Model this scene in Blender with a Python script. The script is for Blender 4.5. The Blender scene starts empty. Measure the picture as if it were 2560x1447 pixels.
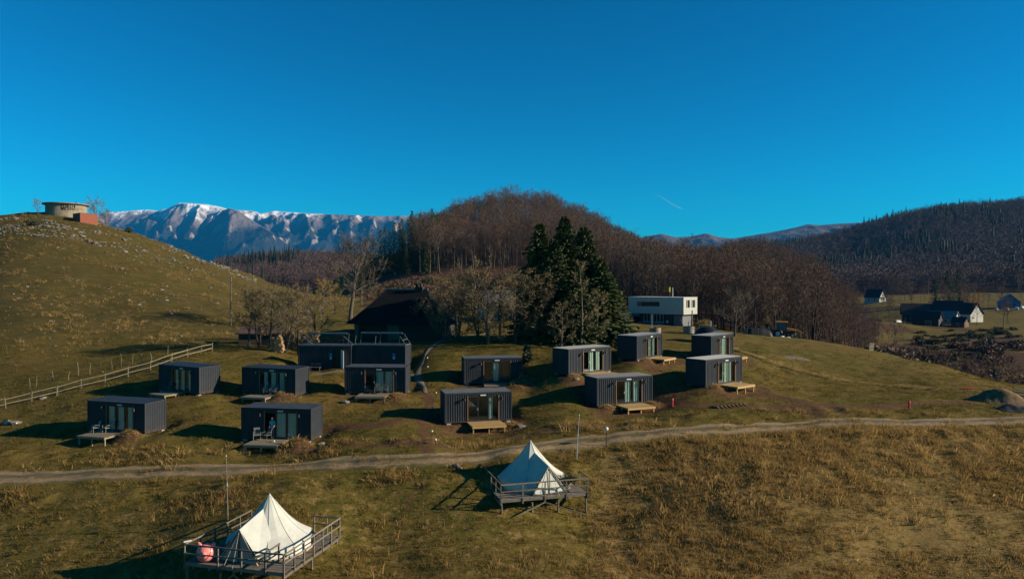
import bpy, math, random
import numpy as np
from mathutils import Vector, Matrix
random.seed(7)
RNG = np.random.default_rng(7)
SC = bpy.context.scene
COL = SC.collection
R = math.radians

# ---------------------------------------------------------------- camera
F, HZ, CZ = 1800.0, 712.0, 18.0          # focal length and horizon row in photograph pixels, drone height
cam = bpy.data.cameras.new('camera')
cam.sensor_width = 36.0
cam.lens = 36.0 * F / 2560.0
cam.shift_y = (HZ - 723.5) / 2560.0
cam.clip_start, cam.clip_end = 1.0, 90000.0
cam_o = bpy.data.objects.new('camera', cam); COL.objects.link(cam_o)
cam_o.location = (0, 0, CZ); cam_o.rotation_euler = (R(90), 0, 0)
SC.camera = cam_o

# ---------------------------------------------------------------- sky and sun
SUN_EL, SUN_AZ = 20.5, -6.0              # elevation; bearing measured from +X (right) towards +Y (away)
SKY_K = 0.22                             # level about which the sky's contrast is deepened
wd = bpy.data.worlds.new('World'); SC.world = wd; wd.use_nodes = True
nt = wd.node_tree; nt.nodes.clear()
sky = nt.nodes.new('ShaderNodeTexSky'); sky.sky_type = 'NISHITA'; sky.sun_disc = False
sky.sun_elevation = R(SUN_EL); sky.sun_rotation = R(90 - SUN_AZ)
sky.altitude = 1200; sky.air_density = 1.0; sky.dust_density = 0.25; sky.ozone_density = 3.2
hs = nt.nodes.new('ShaderNodeHueSaturation'); hs.inputs['Saturation'].default_value = 1.12; hs.inputs['Hue'].default_value = 0.5
tint = nt.nodes.new('ShaderNodeMix'); tint.data_type = 'RGBA'; tint.blend_type = 'MULTIPLY'; tint.inputs[0].default_value = 1.0
tint.inputs[7].default_value = (0.08, 1.01, 1.03, 1)
bg = nt.nodes.new('ShaderNodeBackground'); bg.inputs[1].default_value = 0.051
wo = nt.nodes.new('ShaderNodeOutputWorld')
nt.links.new(sky.outputs[0], hs.inputs['Color']); nt.links.new(hs.outputs[0], tint.inputs[6])
sc_ = nt.nodes.new('ShaderNodeMix'); sc_.data_type = 'RGBA'; sc_.blend_type = 'MULTIPLY'; sc_.inputs[0].default_value = 1.0; sc_.inputs[7].default_value = (SKY_K,)*3+(1,)
gm = nt.nodes.new('ShaderNodeGamma'); gm.inputs[1].default_value = 1.35
sc2 = nt.nodes.new('ShaderNodeMix'); sc2.data_type = 'RGBA'; sc2.blend_type = 'MULTIPLY'; sc2.inputs[0].default_value = 1.0; sc2.inputs[7].default_value = (1/SKY_K,)*3+(1,)
for m_ in (sc_, sc2, tint): m_.clamp_result = False
nt.links.new(tint.outputs[2], sc_.inputs[6]); nt.links.new(sc_.outputs[2], gm.inputs[0]); nt.links.new(gm.outputs[0], sc2.inputs[6]); nt.links.new(sc2.outputs[2], bg.inputs[0]); nt.links.new(bg.outputs[0], wo.inputs[0])
sun = bpy.data.lights.new('sun', 'SUN'); sun.energy = 4.6; sun.angle = R(0.5); sun.color = (1.0, 0.87, 0.68)
sun_o = bpy.data.objects.new('sun', sun); COL.objects.link(sun_o)
SDIR = Vector((math.cos(R(SUN_EL)) * math.cos(R(SUN_AZ)), math.cos(R(SUN_EL)) * math.sin(R(SUN_AZ)), math.sin(R(SUN_EL))))
sun_o.rotation_euler = SDIR.to_track_quat('Z', 'Y').to_euler()
sun_o.location = (0, 0, 60)
vs = SC.view_settings
vs.view_transform = 'Standard'; vs.look = 'None'; vs.gamma = 1.0; vs.exposure = 1.08; vs.use_curve_mapping = False
SC.cycles.max_bounces = 6; SC.cycles.transparent_max_bounces = 12; SC.cycles.volume_bounces = 1
SC.cycles.use_denoising = True

# ---------------------------------------------------------------- helpers
def W(px, py, D):
    """a point of the place, from the bearing at which the drone sees it and its distance in metres"""
    return Vector(((px - 1280) / F * D, D, CZ - (py - HZ) / F * D))

def tag(o, label=None, cat=None, group=None, kind=None):
    if label: o['label'] = label
    if cat: o['category'] = cat
    if group: o['group'] = group
    if kind: o['kind'] = kind
    return o

def empty(name, loc=(0, 0, 0), rz=0.0, label=None, cat=None, group=None):
    o = bpy.data.objects.new(name, None); COL.objects.link(o)
    o.location = loc; o.rotation_euler = (0, 0, rz); o.empty_display_size = 0.2
    return tag(o, label, cat, group)

class MB:
    def __init__(s): s.v = []; s.f = []
    def add(s, vs_, fs_):
        n = len(s.v); s.v += [tuple(v) for v in vs_]; s.f += [tuple(i + n for i in f) for f in fs_]; return s
    def box(s, x0, x1, y0, y1, z0, z1):
        return s.add([(x0,y0,z0),(x1,y0,z0),(x1,y1,z0),(x0,y1,z0),(x0,y0,z1),(x1,y0,z1),(x1,y1,z1),(x0,y1,z1)],
                     [(0,3,2,1),(4,5,6,7),(0,1,5,4),(1,2,6,5),(2,3,7,6),(3,0,4,7)])
    def bar(s, a, b, w, h=None):
        h = h or w; a, b = Vector(a), Vector(b); d = (b - a)
        if d.length < 1e-6: return s
        d.normalize(); up = Vector((0,0,1)) if abs(d.z) < 0.95 else Vector((1,0,0))
        x = d.cross(up).normalized(); y = x.cross(d).normalized()
        q = [x*w/2*i + y*h/2*j for i, j in ((-1,-1),(1,-1),(1,1),(-1,1))]
        return s.add([a+k for k in q] + [b+k for k in q], [(3,2,1,0),(4,5,6,7),(0,1,5,4),(1,2,6,5),(2,3,7,6),(3,0,4,7)])
    def tube(s, pts, rad, n=6, cap=True):
        pts = [Vector(p) for p in pts]; base = len(s.v); ref = None
        for i, p in enumerate(pts):
            d = (pts[min(i+1, len(pts)-1)] - pts[max(i-1, 0)])
            if d.length < 1e-9: d = Vector((0,0,1))
            d.normalize()
            if ref is None: ref = Vector((1,0,0)) if abs(d.x) < 0.8 else Vector((0,1,0))
            x = (ref - d * ref.dot(d)).normalized(); ref = x; y = d.cross(x)
            r = rad[i] if hasattr(rad, '__len__') else rad
            for k in range(n):
                a = 2*math.pi*k/n; s.v.append(tuple(p + x*(r*math.cos(a)) + y*(r*math.sin(a))))
        for i in range(len(pts)-1):
            for k in range(n):
                a = base+i*n+k; b = base+i*n+(k+1) % n
                s.f.append((a, b, b+n, a+n))
        if cap:
            s.f.append(tuple(base+k for k in reversed(range(n)))); e = base+(len(pts)-1)*n
            s.f.append(tuple(e+k for k in range(n)))
        return s
    def lathe(s, prof, n=24, c=(0,0,0)):
        b = len(s.v)
        for r, z in prof:
            for k in range(n):
                a = 2*math.pi*k/n; s.v.append((c[0]+r*math.cos(a), c[1]+r*math.sin(a), c[2]+z))
        for i in range(len(prof)-1):
            for k in range(n):
                p = b+i*n+k; q = b+i*n+(k+1) % n; s.f.append((p, q, q+n, p+n))
        return s
    def poly(s, pts): return s.add(pts, [tuple(range(len(pts)))])
    def mesh(s, name, mats, smooth=False):
        me = bpy.data.meshes.new(name); me.from_pydata(s.v, [], s.f)
        for m in (mats if isinstance(mats, (list, tuple)) else [mats]): me.materials.append(m)
        if smooth: me.polygons.foreach_set('use_smooth', [True]*len(me.polygons))
        me.update(); return me
    def build(s, name, mat, parent=None, loc=(0,0,0), rot=(0,0,0), smooth=False):
        return inst(name, s.mesh(name, mat, smooth), parent, loc, rot)

def inst(name, me, parent=None, loc=(0,0,0), rot=(0,0,0), scale=None):
    o = bpy.data.objects.new(name, me); COL.objects.link(o)
    o.location = loc; o.rotation_euler = rot
    if scale is not None: o.scale = scale if hasattr(scale, '__len__') else (scale,)*3
    if parent: o.parent = parent
    return o

CACHE = {}
def part(key, name, fn, mat, parent=None, loc=(0,0,0), rot=(0,0,0), smooth=False):
    """a part whose mesh is shared with its alikes"""
    if key not in CACHE:
        b = MB(); fn(b); CACHE[key] = b.mesh(name, mat, smooth)
    return inst(name, CACHE[key], parent, loc, rot)

def smoothstep(a, b, x):
    t = np.clip((x - a) / (b - a), 0, 1); return t*t*(3-2*t)

def _hash(ix, iy, seed):
    n = (ix.astype(np.int64)*374761393 + iy.astype(np.int64)*668265263 + seed*1442695041) & 0x7fffffff
    n = (n ^ (n >> 13)) * 1274126177 & 0x7fffffff
    return ((n ^ (n >> 16)) & 0xffff) / 65535.0
def vnoise(x, y, seed=0):
    x = np.asarray(x, float); y = np.asarray(y, float)
    ix, iy = np.floor(x), np.floor(y); fx, fy = x-ix, y-iy
    fx = fx*fx*(3-2*fx); fy = fy*fy*(3-2*fy)
    a, b = _hash(ix, iy, seed), _hash(ix+1, iy, seed); c, d = _hash(ix, iy+1, seed), _hash(ix+1, iy+1, seed)
    return (a*(1-fx)+b*fx)*(1-fy) + (c*(1-fx)+d*fx)*fy
def fbm(x, y, oct=4, seed=0, gain=.5):
    s = 0; a = 1.0; t = 0
    for i in range(oct):
        s = s + a*vnoise(np.asarray(x)*2**i, np.asarray(y)*2**i, seed+i*17); t += a; a *= gain
    return s/t
def ridged(x, y, oct=5, seed=0, gain=.5):
    s = 0; a = 1.0; t = 0; w = 1.0
    for i in range(oct):
        n = 1-np.abs(2*vnoise(np.asarray(x)*2**i, np.asarray(y)*2**i, seed+i*31)-1); n = n*n*w
        s = s + a*n; t += a; a *= gain; w = np.clip(n*1.6, 0, 1)
    return s/t

# ---------------------------------------------------------------- materials
def nmat(name):
    m = bpy.data.materials.new(name); m.use_nodes = True; t = m.node_tree; t.nodes.clear()
    o = t.nodes.new('ShaderNodeOutputMaterial'); p = t.nodes.new('ShaderNodeBsdfPrincipled')
    t.links.new(p.outputs[0], o.inputs[0]); return m, t, p
def N(t, kind, **kw):
    n = t.nodes.new(kind)
    for k, v in kw.items():
        if k.startswith('i_'):
            key = k[2:]; key = int(key) if key.isdigit() else key.replace('_', ' ')
            n.inputs[key].default_value = v
        else: setattr(n, k, v)
    return n
def mixc(t, fac, a, b, mode='MIX'):
    n = t.nodes.new('ShaderNodeMix'); n.data_type = 'RGBA'; n.blend_type = mode
    for s, v in ((0, fac), (6, a), (7, b)):
        if isinstance(v, bpy.types.NodeSocket): t.links.new(v, n.inputs[s])
        else: n.inputs[s].default_value = (*v, 1) if (s and len(v) == 3) else v
    return n.outputs[2]
def ramp(t, fac, lo, hi, a=0.0, b=1.0):
    n = N(t, 'ShaderNodeMapRange', interpolation_type='SMOOTHSTEP'); n.inputs[1].default_value = lo; n.inputs[2].default_value = hi
    n.inputs[3].default_value = a; n.inputs[4].default_value = b; t.links.new(fac, n.inputs[0]); return n.outputs[0]
def noise(t, scale, detail=4, rough=.55, vec=None, dist=0.0):
    n = N(t, 'ShaderNodeTexNoise'); n.inputs['Scale'].default_value = scale; n.inputs['Detail'].default_value = detail
    n.inputs['Roughness'].default_value = rough; n.inputs['Distortion'].default_value = dist
    if vec is not None: t.links.new(vec, n.inputs['Vector'])
    return n.outputs[0]
def coords(t, kind='Object', scale=None):
    c = N(t, 'ShaderNodeTexCoord').outputs[kind]
    if scale is not None:
        mp = N(t, 'ShaderNodeMapping'); mp.inputs['Scale'].default_value = scale; t.links.new(c, mp.inputs[0]); c = mp.outputs[0]
    return c
def bump(t, p, h, strength=.4, dist=.05):
    b = N(t, 'ShaderNodeBump'); b.inputs['Strength'].default_value = strength; b.inputs['Distance'].default_value = dist
    t.links.new(h, b.inputs['Height']); t.links.new(b.outputs[0], p.inputs['Normal'])

def simple(name, c, c2=None, rough=.7, scale=3.0, stretch=None, bmp=0.0, rnd=0.0, metal=0.0, bd=.03, spec=.35):
    """a paint, wood, stone or cloth: two tones in a noise pattern, optional relief and tone differences between alike pieces"""
    m, t, p = nmat(name); c2 = c2 or tuple(k*.72 for k in c)
    n = noise(t, scale, 5, .6, coords(t, 'Object', stretch))
    col = mixc(t, ramp(t, n, .3, .7), c2, c)
    if rnd:
        oi = N(t, 'ShaderNodeObjectInfo'); col = mixc(t, 1.0, col, (1,1,1), 'MULTIPLY')
        mr = ramp(t, oi.outputs['Random'], 0, 1, 1-rnd, 1+rnd)
        v = N(t, 'ShaderNodeCombineColor'); [t.links.new(mr, v.inputs[i]) for i in range(3)]
        col = mixc(t, 1.0, col, v.outputs[0], 'MULTIPLY')
    t.links.new(col, p.inputs['Base Color']); p.inputs['Roughness'].default_value = rough; p.inputs['Metallic'].default_value = metal; p.inputs['Specular IOR Level'].default_value = spec
    if bmp: bump(t, p, n, bmp, bd)
    return m
M = {}
def painted_steel():
    m, t, p = nmat('anthracite_steel'); oc = coords(t, 'Object'); sz = N(t, 'ShaderNodeSeparateXYZ'); t.links.new(oc, sz.inputs[0])
    st = noise(t, 2.2, 5, .65, coords(t, 'Object', (3.5,3.5,.25))); bl = noise(t, .8, 4, .6, oc); oi = N(t, 'ShaderNodeObjectInfo')
    col = mixc(t, ramp(t, bl, .3, .7), (.0235,.0262,.032), (.031,.034,.040)); col = mixc(t, ramp(t, st, .58, .74, 0, .55), col, (.046,.046,.047))
    splash = N(t, 'ShaderNodeMath', operation='MULTIPLY'); t.links.new(ramp(t, sz.outputs[2], .75, .05), splash.inputs[0]); t.links.new(ramp(t, noise(t, 3.0, 5, .7, oc), .38, .68, 0, .8), splash.inputs[1])
    col = mixc(t, splash.outputs[0], col, (.070,.052,.034))
    t.links.new(col, p.inputs['Base Color']); p.inputs['Roughness'].default_value = .58; p.inputs['Specular IOR Level'].default_value = .12; return m
M['steel'] = painted_steel()
M['steel_roof'] = simple('steel_roof', (.095,.10,.108), (.06,.064,.072), .45, 1.0, (1,3,1), spec=.3)
M['frame'] = simple('window_frame_paint', (.016,.018,.022), rough=.45)
M['wood_new'] = simple('new_pine', (.36,.23,.085), (.28,.17,.06), .65, 6, (1,9,9), .2, .14)
M['wood_grey'] = simple('weathered_pine', (.21,.165,.105), (.15,.12,.08), .75, 6, (1,9,9), .2, .15)
M['wood_old'] = simple('silvered_timber', (.15,.125,.095), (.09,.076,.06), .85, 6, (1,1,1), .3, .2)
M['fence'] = simple('pale_fence_timber', (.20,.165,.105), (.13,.108,.07), .8, 5, None, .2, .15)
M['trim_wood'] = simple('oiled_larch_trim', (.22,.10,.042), (.15,.07,.03), .6, 8, (9,9,1))
M['concrete'] = simple('concrete', (.33,.30,.26), (.24,.22,.19), .9, 3, None, .2)
M['white'] = simple('white_plastic', (.50,.50,.46), (.45,.45,.42), .5)
M['curtain'] = simple('pale_curtain', (.66,.70,.56), (.58,.62,.50), .9, 4)
M['lining'] = simple('plywood_lining', (.20,.14,.08), (.15,.10,.06), .7, 3)
M['bedding'] = simple('bedding', (.55,.55,.52), None, .9)
M['black'] = simple('black_metal', (.012,.012,.014), rough=.5)
M['galv'] = simple('galvanised_steel', (.42,.43,.44), (.34,.35,.36), .4, 4, metal=.6)
M['canvas'] = simple('cream_canvas', (.46,.46,.405), (.40,.395,.345), .9, 1.6, None, .35, bd=.05)
M['canvas_door'] = simple('grey_canvas', (.30,.28,.25), (.25,.24,.21), .9, 2.2)
M['groundsheet'] = simple('canvas_valance', (.40,.30,.22), (.30,.22,.16), .9)
M['pink'] = simple('pink_vinyl', (.75,.22,.20), (.70,.19,.17), .35)
M['red'] = simple('red_plastic', (.55,.04,.03), (.45,.03,.02), .45)
M['stone'] = simple('limestone', (.18,.165,.14), (.09,.08,.065), .95, 2.5, None, .6, .35, bd=.1)
M['dirt'] = simple('bare_soil', (.20,.115,.05), (.12,.07,.03), .98, 2.5, None, .8, bd=.12)
M['sand'] = simple('sandy_soil', (.17,.105,.046), (.10,.062,.028), .98, 2.5, None, .8, bd=.12)
M['bark'] = simple('bark', (.09,.066,.048), (.05,.038,.03), .95, 5, (3,3,.6), .5, .25)
M['bark_dark'] = simple('dark_bark', (.05,.038,.03), (.03,.024,.02), .95, 5, (3,3,.6), .5, .25)
M['thatch'] = simple('old_black_shingle', (.020,.020,.021), (.010,.010,.011), .9, 3, (1,4,4), .6, spec=.05)
M['tarp'] = simple('black_tarpaulin', (.008,.009,.011), (.014,.015,.017), .5, 2, None, .3, spec=.15)
def foliage(name, c1, c2, c3, rough=.75):
    """twigs, needles or leaves: tone differs over the crown and from one plant to the next"""
    m, t, p = nmat(name); oi = N(t, 'ShaderNodeObjectInfo')
    n = noise(t, 1.3, 3, .6, coords(t, 'Object'))
    col = mixc(t, ramp(t, n, .35, .65), c1, c2)
    col = mixc(t, ramp(t, oi.outputs['Random'], .35, 1.0), col, c3)
    t.links.new(col, p.inputs['Base Color']); p.inputs['Roughness'].default_value = rough
    p.inputs['Specular IOR Level'].default_value = .15
    return m
M['twig'] = foliage('beech_twigs', (.080,.046,.031), (.135,.074,.046), (.10,.072,.054))
M['twig_grey'] = foliage('grey_twigs', (.115,.088,.058), (.17,.125,.078), (.09,.07,.052))
M['needle_far'] = foliage('far_spruce_needles', (.010,.016,.009), (.020,.026,.012), (.014,.019,.011))
M['needle'] = foliage('spruce_needles', (.028,.042,.011), (.064,.080,.018), (.040,.050,.014))
M['leaf_olive'] = foliage('olive_leaves', (.125,.10,.032), (.21,.15,.048), (.15,.10,.032))
M['leaf_yellow'] = foliage('yellow_leaves', (.28,.17,.03), (.36,.22,.04), (.24,.15,.03))
M['leaf_orange'] = foliage('orange_leaves', (.38,.17,.03), (.46,.22,.035), (.30,.14,.03))
M['leaf_far'] = foliage('far_beech_crowns', (.060,.038,.034), (.105,.064,.052), (.075,.055,.050))
M['juniper'] = foliage('juniper', (.022,.030,.014), (.045,.05,.02), (.03,.035,.018))
def glass():
    m = bpy.data.materials.new('window_glass'); m.use_nodes = True; t = m.node_tree; t.nodes.clear()
    o = N(t, 'ShaderNodeOutputMaterial'); tr = N(t, 'ShaderNodeBsdfTransparent'); gl = N(t, 'ShaderNodeBsdfGlossy')
    tr.inputs[0].default_value = (.80,.86,.86,1); gl.inputs['Roughness'].default_value = .02
    lw = N(t, 'ShaderNodeLayerWeight'); lw.inputs[0].default_value = .5; pw = N(t, 'ShaderNodeMath', operation='POWER'); pw.inputs[1].default_value = 4.0; t.links.new(lw.outputs['Facing'], pw.inputs[0]); fr = N(t, 'ShaderNodeMath', operation='MULTIPLY_ADD'); t.links.new(pw.outputs[0], fr.inputs[0]); fr.inputs[1].default_value = .9; fr.inputs[2].default_value = .06; mx = N(t, 'ShaderNodeMixShader')
    t.links.new(fr.outputs[0], mx.inputs[0]); t.links.new(tr.outputs[0], mx.inputs[1]); t.links.new(gl.outputs[0], mx.inputs[2])
    t.links.new(mx.outputs[0], o.inputs[0]); m.use_transparent_shadow = True; return m
M['glass'] = glass()
M['dark_glass'] = simple('dark_glazing', (.012,.015,.02), rough=.08)
# ---------------------------------------------------------------- the lie of the land
# sight lines: bearing column, [(distance, row)...]
SIGHT = {
 -400: [(38,1640),(45,1440),(54,1230),(62,1135),(72,1045),(90,930),(120,800),(150,700),(185,620),(205,615),(270,690),(450,745),(900,720),(1500,705)],
 -150: [(38,1620),(45,1415),(54,1205),(62,1110),(72,1030),(90,915),(120,775),(150,675),(180,595),(200,586),(270,680),(450,745),(900,720),(1500,705)],
 0:    [(38,1590),(45,1392),(54,1191),(62,1098),(72,1016),(90,893),(120,752),(150,648),(178,565),(192,546),(206,548),(270,655),(450,745),(900,715),(1500,705)],
 215:  [(38,1570),(45,1370),(54,1182),(73,978),(90,885),(120,765),(150,662),(176,582),(192,552),(206,552),(270,660),(450,745),(900,705),(1500,705)],
 430:  [(38,1545),(45,1345),(54,1175),(76,922),(90,868),(120,775),(150,704),(180,640),(196,622),(208,624),(270,700),(450,745),(900,690),(1500,700)],
 600:  [(38,1531),(44,1336),(53.5,1172),(92,862),(112,818),(150,748),(185,688),(200,680),(212,684),(270,745),(450,745),(750,700),(950,676),(1200,690)],
 700:  [(38,1520),(44,1330),(53.5,1164),(80,898),(95,855),(120,802),(160,748),(196,718),(212,716),(230,722),(300,765),(450,745),(750,690),(950,668),(1200,685)],
 850:  [(38,1500),(45,1322),(53.5,1155),(80,895),(97,845),(112,806),(150,766),(190,748),(230,745),(300,755),(450,745),(750,690),(950,666),(1200,685)],
 950:  [(40,1460),(46,1315),(53.3,1149),(80,892),(97,846),(112,806),(150,764),(200,738),(250,712),(300,684),(360,650),(400,642),(480,690),(700,740),(1500,700)],
 1080: [(40,1452),(46,1312),(53,1144),(80,890),(97,846),(130,792),(200,722),(240,700),(300,660),(370,622),(400,614),(430,618),(540,680),(700,740),(1500,700)],
 1280: [(40,1450),(47,1292),(53.5,1125),(80,886),(97,842),(130,788),(200,712),(245,694),(300,640),(390,556),(420,548),(450,553),(560,660),(700,750),(1500,700)],
 1440: [(40,1452),(48.6,1279),(56,1100),(80,888),(97,842),(130,782),(200,722),(255,684),(320,634),(390,596),(415,590),(440,594),(550,660),(700,750),(1500,700)],
 1560: [(40,1455),(49,1275),(56.5,1089),(100,852),(126,813),(150,800),(220,748),(300,705),(370,670),(395,663),(430,670),(540,690),(800,720),(1500,665)],
 1660: [(41,1440),(50,1235),(57,1081),(100,850),(126,816),(150,812),(220,765),(300,735),(345,716),(370,713),(420,722),(540,710),(800,715),(1500,655)],
 1780: [(41,1440),(50,1225),(58,1074),(100,856),(122,824),(150,822),(210,782),(280,740),(320,722),(345,720),(420,735),(600,720),(900,695),(1500,630)],
 1880: [(41,1440),(50,1215),(59,1067),(90,890),(112,843),(135,842),(150,848),(200,806),(260,745),(300,706),(325,703),(420,735),(600,725),(900,700),(1500,641),(1700,660)],
 2000: [(41,1440),(50,1215),(60,1061),(85,930),(112,853),(135,850),(155,866),(200,832),(260,770),(300,738),(330,740),(420,780),(600,730),(900,695),(1450,629),(1650,650)],
 2130: [(41,1440),(50,1218),(60.5,1055),(85,942),(108,868),(130,874),(155,895),(200,862),(250,822),(330,812),(420,770),(520,745),(700,716),(1000,662),(1400,596),(1600,640)],
 2200: [(41,1445),(50,1220),(61,1053),(85,945),(106,880),(125,898),(150,930),(200,872),(300,806),(420,760),(520,742),(700,708),(1000,642),(1380,574),(1600,630)],
 2350: [(42,1420),(50,1222),(61.5,1051),(80,965),(96,912),(115,948),(145,965),(200,868),(300,806),(400,762),(500,742),(700,690),(1000,600),(1300,538),(1550,610)],
 2560: [(42,1415),(50,1225),(62,1050),(75,998),(86,966),(100,985),(130,985),(180,890),(240,838),(300,800),(380,757),(450,740),(520,732),(750,650),(1000,580),(1200,520),(1450,590)],
 2800: [(42,1415),(50,1230),(62,1055),(75,1010),(86,985),(110,1005),(160,930),(240,840),(300,800),(380,757),(450,738),(520,725),(750,640),(1000,560),(1200,500),(1450,570)],
 3050: [(42,1420),(50,1240),(62,1065),(86,1000),(160,940),(300,800),(450,735),(750,630),(1200,490),(1450,560)],
}
# cabins: (distance and column of the shared corner, turn, height of the roof, fall of the ground to the deck legs, side seen)
CABL, CABW, CABH = 6.06, 2.44, 2.60
CAB = {1:(60.6,362,-16.0,-9.97,.85),2:(69.1,498,-28.8,-7.91,.62),3:(69.2,738.6,-16.5,-8.07,.55),4:(58.6,777.5,-7.8,-10.09,.90),
 5:(70.2,1013.8,-3.5,-8.03,.60),6:(73.7,1160,10.0,-7.53,.30),7:(62.8,1112,15.0,-9.49,.80),8:(72.0,1421.5,38.2,-6.44,.35),
 9:(66.5,1492.6,22.5,-8.63,.45),10:(77.4,1592.4,52.0,-5.50,.60),11:(81.5,1778,49.5,-5.80,.55),12:(70.0,1764.6,38.5,-7.31,.65)}
# shower containers behind: same form
SHW = {'a':(79.5,878,-5.0,-6.72,.1),'b':(79.0,1013,-8.0,-6.66,.1)}
def cab_frame(k, tab=CAB):
    D, px, yaw, zt, fall = tab[k]
    c = Vector(((px-1280)/F*D, D, 0)); u = Vector((math.cos(R(yaw)), math.sin(R(yaw)), 0)); n = Vector((-u.y, u.x, 0))
    left = c if (tab is CAB and k >= 6) else c - u*CABL          # front-left corner
    return left + u*(CABL/2), u, n, CZ+zt-CABH                      # front middle, along, inwards, floor height
FLAT = []
extra = []
for tab in (CAB, SHW):
    for k in tab:
        o, u, n, zb = cab_frame(k, tab); FLAT.append((o + n*(CABW/2), u, n, zb-.14))
        fall = tab[k][4]
        for a in (-3.2, 0, 3.2): extra.append((o + u*a, zb-.16))
        for a in (-1.4, 1.4): extra.append((o + u*a - n*2.2, zb-fall))
cx, cv = [], []
for px, seq in SIGHT.items():
    for D, py in seq: cx.append(((px-1280)/F*2.0, math.log(D/40)*1.15)); cv.append(py)
for p, z in extra:
    cx.append((p.x/p.y*2.0, math.log(p.y/40)*1.15)); cv.append(HZ+(CZ-z)/p.y*F)
cx = np.array(cx); cv = np.array(cv)
def _phi(r2): return .5*r2*np.log(r2+1e-9)
_n = len(cx); _A = _phi(((cx[:,None]-cx[None])**2).sum(-1)) + np.eye(_n)*1.5e-3
_P = np.c_[np.ones(_n), cx]; _M = np.block([[_A, _P],[_P.T, np.zeros((3,3))]])
_w = np.linalg.solve(_M, np.r_[cv, 0, 0, 0])
def base_z(x, y):
    x = np.asarray(x, float); y = np.asarray(y, float); sh = x.shape; x = x.ravel(); y = y.ravel()
    ye = np.clip(y, 38.5, 1560.0); u = np.clip(x/ye, -.95, .98)
    q = np.c_[u*2.0, np.log(ye/40)*1.15]; out = np.empty(len(x))
    for i in range(0, len(x), 20000):
        s = slice(i, i+20000); d2 = ((q[s,None]-cx[None])**2).sum(-1)
        out[s] = _phi(d2)@_w[:_n] + _w[_n] + q[s]@_w[_n+1:]
    z = CZ-(out-HZ)/F*ye
    z = z - .2*np.clip(38.5-y, 0, 60)
    k = smoothstep(1560, 2600, y); z = z*(1-k) + k*(-100.0)
    return z.reshape(sh)
def at(px, D): return ((px-1280)/F*D, D)
ROAD = [at(-500,54.5),at(-150,54.3),at(0,54),at(300,53.8),at(640,53.5),at(880,53.2),at(1070,53.0),at(1250,54.2),at(1400,56),at(1600,57),at(1800,58.3),at(2000,60),at(2200,61),at(2560,62.2),at(3000,63)]
PATH_A = [at(1072,54.0),at(1064,58),at(1058,62),at(1066,66),at(1072,69),at(1056,73),at(1044,77),at(1062,82),at(1100,90),at(1150,97),at(1230,104)]
PATH_B = [at(1036,77.0),at(960,77.2),at(880,77.4),at(780,77.6)]
TRACKS = [[at(1640,69.0),at(1700,66.6),at(1780,65.0),at(1900,64.8),at(2080,65.5),at(2250,67.5),at(2420,70)],
          [at(1880,71),at(1980,68.2),at(2080,66.3),at(2200,66.5)],[at(1560,71.5),at(1620,70.2),at(1690,68)],[at(1010,62.5),at(940,61.0),at(830,61.8)]]
DITCH = [at(1800,96),at(1900,88),at(2060,82.5),at(2200,79.5),at(2330,77.5),at(2440,76)]
TRAIL = [at(1020,51.6),at(1018,49.8),at(1026,48.0),at(1010,46)]
TRAIL2 = [at(2560,47.5),at(2330,45.6),at(2160,43.6),at(1980,41.5),at(1850,40)]
def pdist(x, y, line):
    x = np.asarray(x, float); y = np.asarray(y, float); d = np.full(x.shape, 1e9)
    for (ax, ay), (bx, by) in zip(line[:-1], line[1:]):
        vx, vy = bx-ax, by-ay; t = np.clip(((x-ax)*vx+(y-ay)*vy)/(vx*vx+vy*vy), 0, 1)
        d = np.minimum(d, np.hypot(x-ax-t*vx, y-ay-t*vy))
    return d
def spline(line, n=12):
    out = []; P = [line[0]]+list(line)+[line[-1]]
    for i in range(1, len(P)-2):
        p0, p1, p2, p3 = [np.array(P[i+k]) for k in (-1,0,1,2)]
        for j in range(n):
            t = j/n; out.append(tuple(.5*((2*p1)+(p2-p0)*t+(2*p0-5*p1+4*p2-p3)*t*t+(3*p1-p0-3*p2+p3)*t**3)))
    out.append(tuple(line[-1])); return out
ROAD = spline(ROAD, 6); PATH_A = spline(PATH_A, 4); TRACKS = [spline(t, 4) for t in TRACKS]
MOUND = []     # heaps of dug soil and dead grass beside the decks
for k, dx, dy, h, r in ((1,2.1,-.75,.75,1.1),(3,1.9,-.9,.6,1.0),(3,2.9,-.6,.4,.7),(4,2.0,-1.5,.85,1.0),(4,3.1,-1.6,.75,.9),(5,2.3,-.9,.5,1.1),(6,2.5,-1.2,.8,1.3),(6,3.4,-.9,.5,.9),
                        (7,2.6,-1.5,.4,.9),(9,2.6,-.6,.55,.8),(9,-2.2,-.5,.35,.8),(12,-2.2,-.6,.4,.8),(12,2.0,-1.2,.5,.8),(10,-1.9,-.6,.4,.8),(8,-2.6,-.5,.3,.8)):
    o, u, n, zb = cab_frame(k); p = o+u*dx+n*dy; MOUND.append((p.x, p.y, h, r))
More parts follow.
